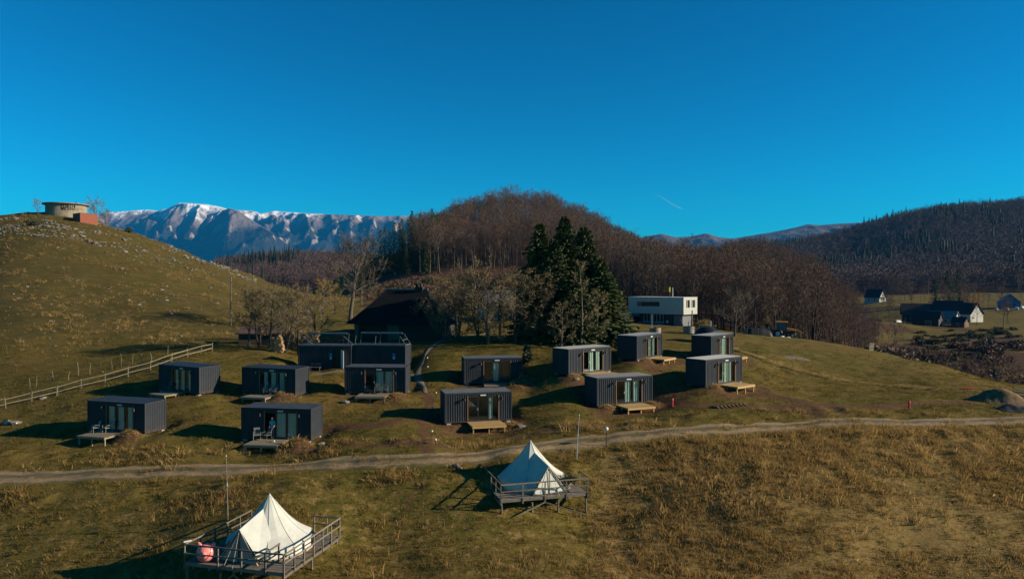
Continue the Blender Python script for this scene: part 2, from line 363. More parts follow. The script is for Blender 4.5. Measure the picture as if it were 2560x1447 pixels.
def ground_z(x, y, noise_on=True):
    x = np.asarray(x, float); y = np.asarray(y, float); z = base_z(x, y)
    if noise_on:
        near = smoothstep(700, 120, y)
        z = z + near*((fbm(x/9, y/9, 3, 3)-.5)*.5 + (fbm(x/1.7, y/1.7, 3, 5)-.5)*.26)
        z = z + smoothstep(110, 200, y)*(fbm(x/25, y/25, 4, 9)-.5)*3.0*smoothstep(1400, 600, y)
        hill = smoothstep(-15, -30, x)*smoothstep(95, 125, y)*smoothstep(260, 215, y)
        z = z + hill*(fbm(x/3.0, y/3.0, 3, 21)-.5)*.9
        dr = pdist(x, y, ROAD); z = z + smoothstep(2.0, 3.4, dr)*smoothstep(5.5, 3.4, dr)*(fbm(x/1.1, y/1.1, 3, 31)-.35)*.7
        z = z - smoothstep(.55, .15, pdist(x, y, DITCH))*.5
    for p, u, n, zb in FLAT:
        m = (np.abs(x-p.x) < 7) & (np.abs(y-p.y) < 7)
        if not m.any(): continue
        dx, dy = x[m]-p.x, y[m]-p.y
        a = np.maximum(np.abs(dx*u.x+dy*u.y)-CABL/2-.1, 0); b = np.maximum(np.abs(dx*n.x+dy*n.y)-CABW/2+.05, 0)
        k = smoothstep(1.5, 0.15, np.hypot(a, b)); z[m] = z[m]*(1-k) + zb*k
    for mx_, my, h, r in MOUND:
        d2 = ((x-mx_)**2+(y-my)**2)/(r*r); m = d2 < 6
        if m.any(): z[m] = z[m] + h*np.exp(-d2[m]*1.6)*(.75+.7*(fbm(x[m]/.5, y[m]/.5, 2, 41)-.3))
    dr = pdist(x, y, ROAD); z = z - .10*smoothstep(2.2, 1.5, dr)
    return z
def gz(x, y): return float(ground_z(np.array([x]), np.array([y]))[0])
def G(px, D, dz=0.0):
    """a spot on the ground on the given bearing at the given distance"""
    x, y = at(px, D); return Vector((x, y, gz(x, y)+dz))

def axis(lo, hi, d0, d1, step, grow):
    a = list(np.arange(d0, d1+1e-6, step)); s = step; v = a[-1]
    while v < hi: s *= grow; v += s; a.append(min(v, hi))
    s = step; v = a[0]; pre = []
    while v > lo: s *= grow; v -= s; pre.append(max(v, lo))
    return np.array(pre[::-1]+a)
gx = axis(-12000, 12000, -48, 50, .42, 1.045); gy = axis(-600, 14000, 38, 108, .42, 1.03)
GX, GY = np.meshgrid(gx, gy); GZv = ground_z(GX, GY)
def forest_mask(x, y):
    """where the floor is leaf litter under trees"""
    px = x/np.maximum(y, 1)*F+1280
    a = smoothstep(230, 262, y)*smoothstep(880, 980, px)*smoothstep(1720, 1620, px)*(y < 700)
    b = smoothstep(140, 152, y)*smoothstep(1560, 1600, px)*smoothstep(2200, 2150, px)*(y < 420)
    c = smoothstep(510, 560, y)*(px > 1850) + (y > 560)*(px < 1000)
    d = .75*smoothstep(2160, 2220, px)*smoothstep(112, 126, y)*np.where(px < 2430, smoothstep(330, 290, y), smoothstep(265, 225, y))*smoothstep(.36, .54, fbm(x/14, y/14, 4, 55))
    e = .8*smoothstep(870, 930, px)*smoothstep(1520, 1460, px)*smoothstep(128, 150, y)*smoothstep(268, 250, y)*smoothstep(.40, .56, fbm(x/9, y/9, 4, 57))
    return np.clip(a+b+c+d+e, 0, 1)
def zone_masks(x, y):
    dirt = np.zeros(x.shape)
    for t in TRACKS: dirt = np.maximum(dirt, smoothstep(1.5, .25, pdist(x, y, t))*.95)
    dirt = np.maximum(dirt, .9*smoothstep(.75, .3, pdist(x, y, PATH_A)))
    dirt = np.maximum(dirt, .55*smoothstep(.6, .1, pdist(x, y, TRAIL)))
    for mx_, my, h, r in MOUND: dirt = np.maximum(dirt, smoothstep(1.6*r, .5*r, np.hypot(x-mx_, y-my)))
    for k in CAB:
        o, u, n, zb = cab_frame(k); dx, dy = x-o.x, y-o.y
        a = np.abs(dx*u.x+dy*u.y)-3.3; b = np.abs(dx*n.x+dy*n.y-.2)-2.6
        d = np.maximum(np.maximum(a, b), 0); s = 1.0 if k >= 6 else .55
        dirt = np.maximum(dirt, s*.75*smoothstep(1.9, .1, d))
    dirt = np.maximum(dirt, .6*smoothstep(6, 1, np.hypot((x-16)/1.6, y-71)))
    for px, D, r in ((2000,64.5,4),(1960,94,1.5),(2480,72,3.0)):
        q = at(px, D); dirt = np.maximum(dirt, .8*smoothstep(r, r*.2, np.hypot((x-q[0])*.6, y-q[1])))
    # bank above the road
    dr = pdist(x, y, ROAD); up = np.clip(y-np.interp(x, [p[0] for p in ROAD], [p[1] for p in ROAD]), -9, 9)
    dirt = np.maximum(dirt, .8*smoothstep(2.1, 2.8, dr)*smoothstep(4.6, 3.0, dr)*(up > 0)*smoothstep(-30, -8, x)*smoothstep(24, 6, x))
    px = x/np.maximum(y, 1)*F+1280
    dry = (up < 0)*smoothstep(1400, 1560, px)*smoothstep(1.6, 3.0, dr)
    dry = np.maximum(dry, .35*(up < 0)*smoothstep(1.6, 3.0, dr))
    dry = np.maximum(dry, smoothstep(105, 130, y)*smoothstep(700, 600, px)*(.15+.6*fbm(x/18, y/18, 3, 77)))
    dry = np.maximum(dry, .8*smoothstep(2.5, .5, pdist(x, y, [(p[0]+.6, p[1]+1.0) for p in DITCH]))*.8)
    return dirt, dry, forest_mask(x, y)
# ---------------------------------------------------------------- ground, road, mountains, air
def grid_mesh(name, X, Y, Z, mat, attrs=None, smooth=True):
    r, c = X.shape; v = np.c_[X.ravel(), Y.ravel(), Z.ravel()]
    i = np.arange(r*c).reshape(r, c); q = np.stack([i[:-1,:-1], i[:-1,1:], i[1:,1:], i[1:,:-1]], -1).reshape(-1, 4)
    me = bpy.data.meshes.new(name); me.vertices.add(len(v)); me.vertices.foreach_set('co', v.ravel())
    me.loops.add(q.size); me.loops.foreach_set('vertex_index', q.ravel().astype(np.int32))
    me.polygons.add(len(q)); me.polygons.foreach_set('loop_start', np.arange(0, q.size, 4, dtype=np.int32))
    me.polygons.foreach_set('loop_total', np.full(len(q), 4, np.int32))
    if smooth: me.polygons.foreach_set('use_smooth', np.ones(len(q), bool))
    for k, a in (attrs or {}).items():
        at_ = me.attributes.new(k, 'FLOAT', 'POINT'); at_.data.foreach_set('value', a.ravel().astype(np.float32))
    me.materials.append(mat); me.update(); me.validate()
    return inst(name, me)
def attr(t, name):
    n = N(t, 'ShaderNodeAttribute'); n.attribute_name = name; return n.outputs['Fac']
def ground_material():
    m, t, p = nmat('meadow'); g = coords(t, 'Object')
    big = noise(t, .09, 4, .6, g); mid = noise(t, .55, 5, .65, g, .4); fine = noise(t, 3.2, 5, .7, g); streak = noise(t, 1.0, 5, .65, coords(t, 'Object', (.35,1.6,1)), .3)
    grass = mixc(t, ramp(t, mid, .38, .66), (.074,.062,.013), (.122,.090,.021))
    grass = mixc(t, ramp(t, big, .42, .62), grass, (.126,.084,.022))
    grass = mixc(t, ramp(t, streak, .56, .72), grass, (.128,.086,.026))
    grass = mixc(t, ramp(t, fine, .50, .72, 0, .75), grass, (.046,.042,.010))
    dry = mixc(t, ramp(t, fine, .35, .7), (.24,.150,.054), (.145,.10,.032))
    dry = mixc(t, ramp(t, mid, .45, .65), dry, (.175,.125,.040))
    dirt = mixc(t, ramp(t, fine, .35, .65), (.115,.062,.029), (.066,.036,.018))
    litter = mixc(t, ramp(t, fine, .35, .65), (.080,.042,.026), (.045,.026,.018))
    def edge(a, w):      # break a patch's edge up with the ground's own unevenness
        s = N(t, 'ShaderNodeMath', operation='ADD'); t.links.new(a, s.inputs[0])
        n2 = ramp(t, noise(t, 1.4, 5, .7, g), .25, .75, -w, w); t.links.new(n2, s.inputs[1]); return ramp(t, s.outputs[0], .35, .65)
    col = mixc(t, edge(attr(t, 'dry'), .35), grass, dry)
    hb = mixc(t, ramp(t, mid, .36, .66), (.058,.048,.012), (.086,.062,.018)); hb = mixc(t, ramp(t, fine, .48, .70, 0, .7), hb, (.036,.032,.010)); hb = mixc(t, ramp(t, streak, .55, .72), hb, (.115,.078,.026))
    col = mixc(t, attr(t, 'moor'), col, hb)
    col = mixc(t, edge(attr(t, 'dirt'), .42), col, dirt)
    col = mixc(t, edge(attr(t, 'litter'), .3), col, litter)
    t.links.new(col, p.inputs['Base Color']); p.inputs['Roughness'].default_value = 1.0; p.inputs['Specular IOR Level'].default_value = 0.05
    bump(t, p, fine, .55, .12)
    return m
dirt_a, dry_a, litter_a = zone_masks(GX, GY)
ground = grid_mesh('ground', GX, GY, GZv, ground_material(), {'dirt': dirt_a, 'dry': dry_a, 'litter': litter_a, 'moor': smoothstep(88, 112, GY)*smoothstep(820, 700, GX/np.maximum(GY, 1)*F+1280)*(GY < 600)})
tag(ground, 'rolling olive and brown autumn meadow around the cabins', 'ground', kind='structure')

def strip(name, line, half, n, lift, sink, mat, wob=.0, rut=.0):
    L = np.array(spline(line, 3)); d = np.gradient(L, axis=0); d /= np.linalg.norm(d, axis=1)[:,None]; nn = np.c_[-d[:,1], d[:,0]]
    s = np.linspace(-1, 1, n); hw = half*(1+wob*(vnoise(np.arange(len(L))*.31, np.zeros(len(L)), 5)-.5))
    X = L[:,0:1] + nn[:,0:1]*s*hw[:,None]; Y = L[:,1:2] + nn[:,1:2]*s*hw[:,None]
    Z = ground_z(X, Y) + lift - sink*(np.abs(s)[None]**6) - rut*np.exp(-((np.abs(s)[None]-.55)/.16)**2)*(.5+vnoise(X*.8, Y*.8, 71))
    return grid_mesh(name, X, Y, Z, mat, {'across': np.broadcast_to(s, X.shape)})
def road_material():
    m, t, p = nmat('gravel_track'); g = coords(t, 'Object'); a = attr(t, 'across')
    f = noise(t, 5, 5, .7, g); b = noise(t, .5, 4, .6, g)
    grv = mixc(t, ramp(t, f, .3, .7), (.25,.160,.076), (.14,.09,.042))
    ab = N(t, 'ShaderNodeMath', operation='ABSOLUTE'); t.links.new(a, ab.inputs[0])
    wob = N(t, 'ShaderNodeMath', operation='ADD'); t.links.new(ab.outputs[0], wob.inputs[0]); t.links.new(ramp(t, noise(t, .9, 5, .7, g), .2, .8, -.22, .22), wob.inputs[1])
    mid = ramp(t, wob.outputs[0], .16, .42, 1, 0); col = mixc(t, mid, grv, (.080,.062,.018))
    out = ramp(t, wob.outputs[0], .68, .92, 0, 1); col = mixc(t, out, col, (.085,.064,.020))
    col = mixc(t, ramp(t, b, .5, .75, 0, .5), col, (.085,.064,.034))
    t.links.new(col, p.inputs['Base Color']); p.inputs['Roughness'].default_value = 1; bump(t, p, f, .6, .05); return m
road = strip('gravel_road', ROAD, 1.08, 17, .12, .14, road_material(), .45, .09)
tag(road, 'pale gravel track with grassy crown crossing below the cabins', 'road', kind='structure')
def paving():
    m, t, p = nmat('pale_path'); g = coords(t, 'Object'); f = noise(t, 4, 5, .7, g)
    t.links.new(mixc(t, ramp(t, f, .3, .7), (.165,.13,.085), (.075,.06,.032)), p.inputs['Base Color']); p.inputs['Roughness'].default_value = 1; bump(t, p, f, .5, .04); return m
pm = paving()
tag(strip('footpath', PATH_A[18:], .42, 5, .04, .08, pm, .8), 'pale stone footpath climbing towards the dark barn', 'path', kind='structure')
tag(strip('path', PATH_B, .40, 5, .05, .08, pm, .5), 'narrow pale path in front of the two dark containers', 'path', kind='structure')

# mountains
def mountain(name, sky, Dr, Df, Db, x0, x1, seed, mat, amp, label, nx=520, ny=230, foot=735):
    px = np.linspace(x0, x1, nx); t = np.concatenate([np.linspace(0, 1, ny), 1+np.linspace(.03, 1, 24)])
    PX, T = np.meshgrid(px, t); D = np.where(T <= 1, Df+(Dr-Df)*T, Dr+(Db-Dr)*(T-1))
    X = (px-1280)[None]/F*Dr + 0*D                       # columns run straight away from the viewer's side
    X = X*(.80+.20*np.clip(T, 0, 1)); Y = D
    top = np.interp(px, [s[0] for s in sky], [s[1] for s in sky])
    top = CZ-(top-HZ)/F*Dr; zf = CZ-(foot-HZ)/F*Df
    tt = np.clip(T, 0, 1); prof = .30*tt+.70*smoothstep(.12, 1.0, tt)
    Z = zf+(top[None]-zf)*prof
    wx = X+500*(fbm(X/2600, Y/2600, 3, seed+3)-.5)
    sp = ridged(wx/1500, Y/3600, 6, seed, .55); sp2 = ridged(X/520+.3*Y/520, Y/1100, 5, seed+50, .55)
    env = np.sin(np.pi*np.clip(tt, 0, 1)**.8)**.8
    Z = Z+amp*env*(sp-.36)+amp*.55*env*(sp2-.34)+amp*.22*(.15+env)*(ridged(X/210, Y/330, 4, seed+9)-.4)
    Z = np.where(T > 1, Z-(T-1)*(top[None]-zf)*.9, Z)
    cap = CZ+(top[None]-CZ)*(Y/Dr)                       # nothing in front stands above the crest line
    Z = np.where((T <= 1), np.minimum(Z, cap-2), Z)
    o = grid_mesh(name, X, Y, Z, mat); return tag(o, label, 'mountain', kind='structure')
def mountain_material(name, snow_z, rock_z, brown):
    m, t, p = nmat(name); geo = N(t, 'ShaderNodeNewGeometry'); sx = N(t, 'ShaderNodeSeparateXYZ'); t.links.new(geo.outputs['Position'], sx.inputs[0])
    sn = N(t, 'ShaderNodeSeparateXYZ'); t.links.new(geo.outputs['Normal'], sn.inputs[0])
    g = coords(t, 'Object'); n1 = noise(t, .0022, 6, .65, g); n2 = noise(t, .011, 5, .65, g); n3 = noise(t, .006, 6, .7, coords(t, 'Object', (1,1,.22)))
    def zline(lo, hi, w):
        a = N(t, 'ShaderNodeMath', operation='ADD'); t.links.new(sx.outputs[2], a.inputs[0]); t.links.new(ramp(t, n1, .25, .75, -w, w), a.inputs[1]); return ramp(t, a.outputs[0], lo, hi)
    rock = mixc(t, ramp(t, n2, .3, .7), (.165,.122,.108), (.10,.075,.068))
    wood = mixc(t, ramp(t, n2, .3, .7), (.014,.018,.016), (.030,.026,.022))
    col = mixc(t, zline(rock_z-70, rock_z+70, 110), wood, rock if not brown else mixc(t, ramp(t, n2, .3, .7), (.14,.095,.065), (.09,.06,.045)))
    if not brown:
        steep = ramp(t, sn.outputs[2], .66, .50); cl = N(t, 'ShaderNodeMath', operation='MULTIPLY'); t.links.new(steep, cl.inputs[0]); t.links.new(ramp(t, n3, .50, .57), cl.inputs[1])
        c2 = N(t, 'ShaderNodeMath', operation='MULTIPLY'); t.links.new(cl.outputs[0], c2.inputs[0]); t.links.new(zline(380, 520, 120), c2.inputs[1])
        col = mixc(t, c2.outputs[0], col, (.27,.21,.18))
        sf = N(t, 'ShaderNodeMath', operation='MULTIPLY'); t.links.new(zline(snow_z-60, snow_z+90, 150), sf.inputs[0]); t.links.new(ramp(t, sn.outputs[2], .38, .66), sf.inputs[1])
        col = mixc(t, sf.outputs[0], col, (.74,.73,.72))
    t.links.new(col, p.inputs['Base Color']); p.inputs['Roughness'].default_value = 1; p.inputs['Specular IOR Level'].default_value = 0
    bump(t, p, n2, 1.0, 40); return m
SKY1 = [(120,560),(230,545),(280,531),(330,527),(372,524),(400,528),(425,522),(455,507),(480,508),(520,511),(550,517),(575,524),(620,526),(640,529),(655,536),(690,527),(720,530),(770,533),(840,536),(900,538),(960,540),(1010,539),(1045,543),(1100,550),(1180,556),(1300,575)]
mountain('mountain_range', SKY1, 9200, 6000, 11500, 120, 1300, 4, mountain_material('snowy_massif', 885, 740, False), 680,
         'snow capped mountain range fading blue behind the hills')
SKY2 = [(430,640),(480,600),(520,560),(556,526),(575,520),(600,530),(640,556),(680,580),(720,612),(760,650)]
mountain('mountain_spur', SKY2, 7800, 6100, 8600, 430, 760, 23, mountain_material('rock_spur', 2000, 640, False), 440,
         'bare rocky peak standing in front of the snowy range', 160, 90)
SKY3 = [(1480,615),(1580,602),(1610,592),(1650,584),(1672,589),(1690,593),(1730,590),(1762,583),(1790,592),(1830,596),(1880,588),(1930,580),(1990,568),(2020,560),(2045,563),(2090,559),(2150,556),(2200,560),(2300,575)]
mountain('far_ridge', SKY3, 6200, 3800, 7600, 1480, 2300, 61, mountain_material('far_ridge_slopes', 3000, 330, True), 190,
         'low brown far ridge on the skyline right of the wooded hill', 220, 80, 728)
# condensation trail high above
def contrail():
    a, b = W(1636, 484, 20000), W(1707, 524, 20000); d = b-a; mb = MB(); pts = []; rad = []
    for i in range(9):
        s = i/8; pts.append(a+d*s+Vector((0, 0, 12*math.sin(s*7)))); rad.append(4+20*(s if s < .9 else .9*(1-s)/.1)*.8)
    m, t, p = nmat('ice_crystals'); p.inputs['Base Color'].default_value = (.9,.9,.9,1); p.inputs['Roughness'].default_value = 1
    t.links.new(ramp(t, noise(t, .004, 3), .35, .75, .0, .38), p.inputs['Alpha'])
    o = mb.tube(pts, rad, 6).build('contrail_cloud', m); tag(o, 'short white condensation trail low in the blue sky', 'cloud', kind='stuff')
contrail()
# the air: even pale haze over the whole valley, up to just above the summits
def haze():
    m = bpy.data.materials.new('valley_air'); m.use_nodes = True; t = m.node_tree; t.nodes.clear()
    o = N(t, 'ShaderNodeOutputMaterial'); v = N(t, 'ShaderNodeVolumePrincipled')
    v.inputs['Color'].default_value = (.02,.34,.80,1); v.inputs['Density'].default_value = HAZE; v.inputs['Anisotropy'].default_value = 0.0
    t.links.new(v.outputs[0], o.inputs['Volume'])
    b = MB().box(-12500, 12500, -700, 14500, min(float(GZv.min()), min(v.co.z for n_ in ('mountain_range','mountain_spur','far_ridge') for v in bpy.data.objects[n_].data.vertices))-1.0, 1240).build('haze', m)
    tag(b, 'thin blue autumn haze filling the valley air', 'haze', kind='stuff')
HAZE = 4.2e-5
haze()
# ---------------------------------------------------------------- plants
def rv(rng): 
    v = Vector((rng.gauss(0,1), rng.gauss(0,1), rng.gauss(0,1))); return v.normalized()
def bare_tree(seed, H, spread, clear=.3, n1=16, n2=6, n3=6, tw=2, lean=0.0, r0=None, forks=1, up=.75, twig_w=.022, leaves=0, leaf=.12, droop=0.0):
    """trunk with limbs, and a crown of branches, twigs and perhaps leaves. Returns trunk, crown and leaf shapes."""
    rng = random.Random(seed); T, C, L = MB(), MB(), MB(); r0 = r0 or .017*H+.03
    def wander(p, d, ln, n, jit, upw):
        pts = [p.copy()]; d = d.normalized()
        for i in range(n):
            d = (d + rv(rng)*jit + Vector((0,0,upw))).normalized(); p = p + d*(ln/n); pts.append(p.copy())
        return pts
    def thin(pts, w):      # a twig: a narrow three-sided spike, two faces
        a, b = pts[0], pts[-1]; m = pts[len(pts)//2]; s = (b-a).cross(rv(rng)); s = s.normalized()*w if s.length > 1e-6 else Vector((w,0,0))
        k = len(C.v); C.v += [tuple(a-s), tuple(a+s), tuple(m+s*.7), tuple(m-s*.7), tuple(b)]; C.f += [(k,k+1,k+2,k+3),(k+3,k+2,k+4)]
    def addleaf(p):
        a = rv(rng)*leaf; b = rv(rng).cross(a.normalized())*leaf*.6; k = len(L.v)
        L.v += [tuple(p), tuple(p+a*.5+b*.5), tuple(p+a), tuple(p+a*.5-b*.5)]; L.f.append((k,k+1,k+2,k+3))
    stems = []
    for s in range(forks):
        d = Vector((math.sin(lean)+ (rng.uniform(-.35,.35) if forks > 1 else 0), (rng.uniform(-.3,.3) if forks > 1 else 0), 1))
        pts = wander(Vector((rng.uniform(-.1,.1)*forks*.4, rng.uniform(-.1,.1)*forks*.4, -.3)), d, H*(.96 if s == 0 else rng.uniform(.7,.9)), 9, .07, .10)
        k = r0*(1 if forks == 1 else .75); stems.append((pts, [k*(1.25 if i == 0 else (1-i/9.5)**.85) for i in range(10)]))
        T.tube(pts, stems[-1][1], 6)
    for pts, rad in stems:
        m1 = max(5, n1//forks)
        for i in range(m1):
            f = clear+(1-clear)*(i+rng.random()*.8)/m1; f = min(f, .985); q = f*9; j = min(int(q), 8); p = pts[j].lerp(pts[j+1], q-j)
            az = i*2.4+rng.uniform(-.4,.4); g = (f-clear)/(1-clear)
            env = spread*(math.sin(math.pi*(.22+.72*g))**.8)*rng.uniform(.7,1.08)
            d = Vector((math.cos(az), math.sin(az), up*(.45+g)+rng.uniform(-.1,.15)))
            b1 = wander(p, d, env*1.12, 5, .16, .05-droop); r1 = max(rad[j]*.42, .015)
            T.tube(b1, [r1*(1-.17*k) for k in range(6)], 4, False)
            for a in range(n2):
                h = .25+.75*(a+rng.random())/n2; q2 = h*5; j2 = min(int(q2), 4); p2 = b1[j2].lerp(b1[j2+1], q2-j2)
                d2 = (b1[j2+1]-b1[j2]).normalized()*.8+rv(rng)*.75+Vector((0,0,.25-droop))
                b2 = wander(p2, d2, env*rng.uniform(.32,.55), 3, .2, .06-droop); C.tube(b2, [r1*.42, r1*.32, r1*.22, r1*.1], 3, False)
                for c in range(n3):
                    h3 = .2+.8*(c+rng.random())/n3; q3 = h3*3; j3 = min(int(q3), 2); p3 = b2[j3].lerp(b2[j3+1], q3-j3)
                    d3 = (b2[j3+1]-b2[j3]).normalized()*.7+rv(rng)*.8+Vector((0,0,.15-droop))
                    b3 = wander(p3, d3, env*rng.uniform(.14,.30), 2, .25, .04-droop); thin(b3, twig_w)
                    for e in range(tw):
                        p4 = b3[1].lerp(b3[2], rng.random()); thin(wander(p4, (b3[2]-b3[0]).normalized()+rv(rng)*.9, env*rng.uniform(.07,.15), 2, .2, .03-droop), twig_w*.75)
                    if leaves:
                        for e in range(leaves):
                            if rng.random() < .8: addleaf(b3[0].lerp(b3[2], rng.random())+rv(rng)*.18)
    return T, C, L
def spruce(seed, H, Rb, step=.34, nb=10, fine=5, ragged=.2):
    rng = random.Random(seed); T, C = MB(), MB(); T.tube([(0,0,-.3),(0,0,H*.5),(0,0,H*.98)], [.013*H+.06, .009*H, .01], 7)
    z = H*.05; k = 0
    while z < H*.985:
        g = 1-z/H; ln = Rb*(g**.82)*rng.uniform(1-ragged, 1+ragged*.6)+.12; n = max(4, int(nb*(.35+.65*g)))
        for i in range(n):
            az = 2*math.pi*(i+rng.random()*.7)/n+k; l = ln*rng.uniform(.72,1.12); out = Vector((math.cos(az), math.sin(az), 0)); side = Vector((-out.y, out.x, 0))
            dr = -.42*l*(.35+.65*g)+rng.uniform(-.1,.1); tipu = .12*l
            P = [Vector((0,0,z)) + out*(l*t) + Vector((0,0, dr*(t**1.1)+tipu*t*t*t)) for t in (0,.35,.7,1)]
            w = .22*l*.5+.10
            b = len(C.v)
            for q, ww in zip(P, (.12, 1.0, .8, .05)): C.v += [tuple(q+side*w*ww+Vector((0,0,-.10*w))), tuple(q+Vector((0,0,.05))), tuple(q-side*w*ww+Vector((0,0,-.10*w)))]
            for s in range(3):
                a = b+3*s; C.f += [(a,a+1,a+4,a+3),(a+1,a+2,a+5,a+4)]
            for e in range(fine):       # hanging sprays break up the outline
                t = rng.uniform(.2,1.0); q = P[0].lerp(P[3], t); q.z = P[0].z+dr*(t**1.1)+tipu*t**3; sgn = rng.choice((-1,1)); s1 = (side*sgn*.9+out*.7+Vector((0,0,-.55*rng.random()))).normalized()*(w*rng.uniform(.7,1.7)+.08)
                up_ = Vector((0,0,-.16-.18*rng.random())); a = len(C.v); C.v += [tuple(q-out*.10), tuple(q+out*.12), tuple(q+s1), tuple(q+s1*.5+up_)]; C.f += [(a,a+1,a+2),(a,a+3,a+2)]
        z += step*rng.uniform(.8,1.2)*(.6+.7*g); k += .7
    return T, C
def bush(seed, H, Rr, n=260, s=.18, leaf=True):
    rng = random.Random(seed); C = MB()
    for i in range(n):
        d = rv(rng); d.z = abs(d.z)*.9; rr = rng.random()**.45
        p = Vector((d.x*Rr*rr, d.y*Rr*rr, H*(.1+.85*d.z*rr)))
        a = rv(rng)*s*rng.uniform(.6,1.4); b = rv(rng)*s*.6; k = len(C.v)
        C.v += [tuple(p-a*.5), tuple(p+b), tuple(p+a*.5), tuple(p-b)]; C.f.append((k,k+1,k+2,k+3))
    for i in range(18):
        a = rng.uniform(0, 6.28); r = Rr*rng.uniform(.3,.9); C.tube([(0,0,-.1),(math.cos(a)*r*.5, math.sin(a)*r*.5, H*.5),(math.cos(a)*r, math.sin(a)*r, H*rng.uniform(.7,1.05))], [.03,.02,.006], 3, False)
    return C
PROTO = {}
def proto(key, fn):
    if key not in PROTO: PROTO[key] = fn()
    return PROTO[key]
def tree_meshes(key, bark, twig, leafm=None, **kw):
    def mk():
        T, C, L = bare_tree(**kw); out = [('trunk', T.mesh('trunk', bark, True)), ('crown', C.mesh('crown', twig))]
        if L.f: out.append(('leaves', L.mesh('leaves', leafm)))
        return out
    return proto(key, mk)
def plant(name, parts, loc, rz, sc, label, cat='tree', group=None):
    o = empty(name, loc, rz, label, cat, group); o.scale = (sc,)*3 if not hasattr(sc, '__len__') else sc
    for n, me in parts: inst(n, me, o)
    return o

# ---- scattering of what nobody could count
def scatter(name, pts, rot, scl, idx, protos, label, cat, tone=None):
    lib = bpy.data.collections.new(name+'_kinds')
    for i, me in enumerate(protos):
        po = bpy.data.objects.new('%s_kind_%02d' % (name, i), me); lib.objects.link(po)
    me = bpy.data.meshes.new(name); me.vertices.add(len(pts)); me.vertices.foreach_set('co', np.asarray(pts, np.float32).ravel())
    for k, ty, a in (('rot','FLOAT_VECTOR',rot),('scl','FLOAT_VECTOR',scl),('idx','INT',idx),('tone','FLOAT',tone if tone is not None else np.random.default_rng(1).random(len(pts)))):
        at_ = me.attributes.new(k, ty, 'POINT'); at_.data.foreach_set('vector' if ty == 'FLOAT_VECTOR' else 'value', np.asarray(a, np.int32 if ty == 'INT' else np.float32).ravel())
    for mm in {m for p in protos for m in p.materials}: me.materials.append(mm)
    o = inst(name, me); ng = bpy.data.node_groups.new(name, 'GeometryNodeTree')
    ng.interface.new_socket('Geometry', in_out='INPUT', socket_type='NodeSocketGeometry'); ng.interface.new_socket('Geometry', in_out='OUTPUT', socket_type='NodeSocketGeometry')
    gi, go = ng.nodes.new('NodeGroupInput'), ng.nodes.new('NodeGroupOutput'); ip = ng.nodes.new('GeometryNodeInstanceOnPoints'); ci = ng.nodes.new('GeometryNodeCollectionInfo')
    ci.inputs[0].default_value = lib; ci.inputs['Separate Children'].default_value = True; ci.inputs['Reset Children'].default_value = True
    def na(k, ty):
        n = ng.nodes.new('GeometryNodeInputNamedAttribute'); n.data_type = ty; n.inputs[0].default_value = k; return n.outputs[0]
    ip.inputs['Pick Instance'].default_value = True
    e2r = ng.nodes.new('FunctionNodeEulerToRotation')
    ng.links.new(gi.outputs[0], ip.inputs['Points']); ng.links.new(ci.outputs[0], ip.inputs['Instance']); ng.links.new(na('idx','INT'), ip.inputs['Instance Index'])
    ng.links.new(na('rot','FLOAT_VECTOR'), e2r.inputs[0]); ng.links.new(e2r.outputs[0], ip.inputs['Rotation']); ng.links.new(na('scl','FLOAT_VECTOR'), ip.inputs['Scale'])
    ng.links.new(ip.outputs[0], go.inputs[0]); md = o.modifiers.new('scatter', 'NODES'); md.node_group = ng
    return tag(o, label, cat, kind='stuff')

# ---- beech wood on the hill and its spur
def sample(pxa, pxb, Da, Db, spacing, rng, keep=None):
    xs = [at(pxa, Da)[0], at(pxa, Db)[0], at(pxb, Da)[0], at(pxb, Db)[0]]
    X, Y = np.meshgrid(np.arange(min(xs), max(xs), spacing), np.arange(Da, Db, spacing)); X = X.ravel(); Y = Y.ravel()
    X = X+rng.uniform(-.45,.45,len(X))*spacing; Y = Y+rng.uniform(-.45,.45,len(Y))*spacing
    px = X/Y*F+1280; m = (px > pxa) & (px < pxb) & (Y > Da) & (Y < Db)
    if keep is not None: m &= keep(px, Y, X)
    return X[m], Y[m]
FV = []
for i in range(6):
    FV.append(tree_meshes('beech%d' % i, M['bark'], M['twig'], seed=100+i, H=17, spread=4.2+.4*(i % 3), clear=.36+.06*(i % 3), n1=19, n2=6, n3=5, tw=2, up=.9, twig_w=.034, r0=.24))
FS = [tree_meshes('spurbeech%d' % i, M['bark_dark'], M['twig'], seed=140+i, H=17, spread=4.0+.4*(i % 3), clear=.10+.05*(i % 3), n1=24, n2=6, n3=5, tw=2, up=.95, twig_w=.034, r0=.22) for i in range(4)]
def hill_edge(px, D, X):
    lim = np.interp(px, [900,960,1010,1080,1180,1300,1450,1560,1640,1720], [330,305,275,258,258,262,262,235,225,225])
    return (D > lim+8*vnoise(X/14, D/14, 3)) & (D < np.interp(px, [900,1000,1100,1600,1720], [400,405,424,415,395]))
r1 = np.random.default_rng(11)
HX, HY = sample(1035, 1680, 225, 470, 5.4, r1, hill_edge)
SX, SY = sample(1560, 2190, 146, 345, 5.0, r1, lambda px, D, X: (D > np.interp(px, [1560,1640,1760,1900,2050,2130,2190], [172,165,156,147,144,140,142])) & (D < np.interp(px, [1560,1700,1900,2050,2190], [390,370,330,320,230])))
TX = np.r_[HX, SX]; TY = np.r_[HY, SY]; hill_flag = np.r_[np.ones(len(HX)), np.zeros(len(SX))]
TZ = ground_z(TX, TY); nT = len(TX); tsc = r1.uniform(.72, 1.18, nT)*np.where(hill_flag > 0, .98, 1.02); trz = r1.uniform(0, 6.28, nT); tix = r1.integers(0, 6, nT)
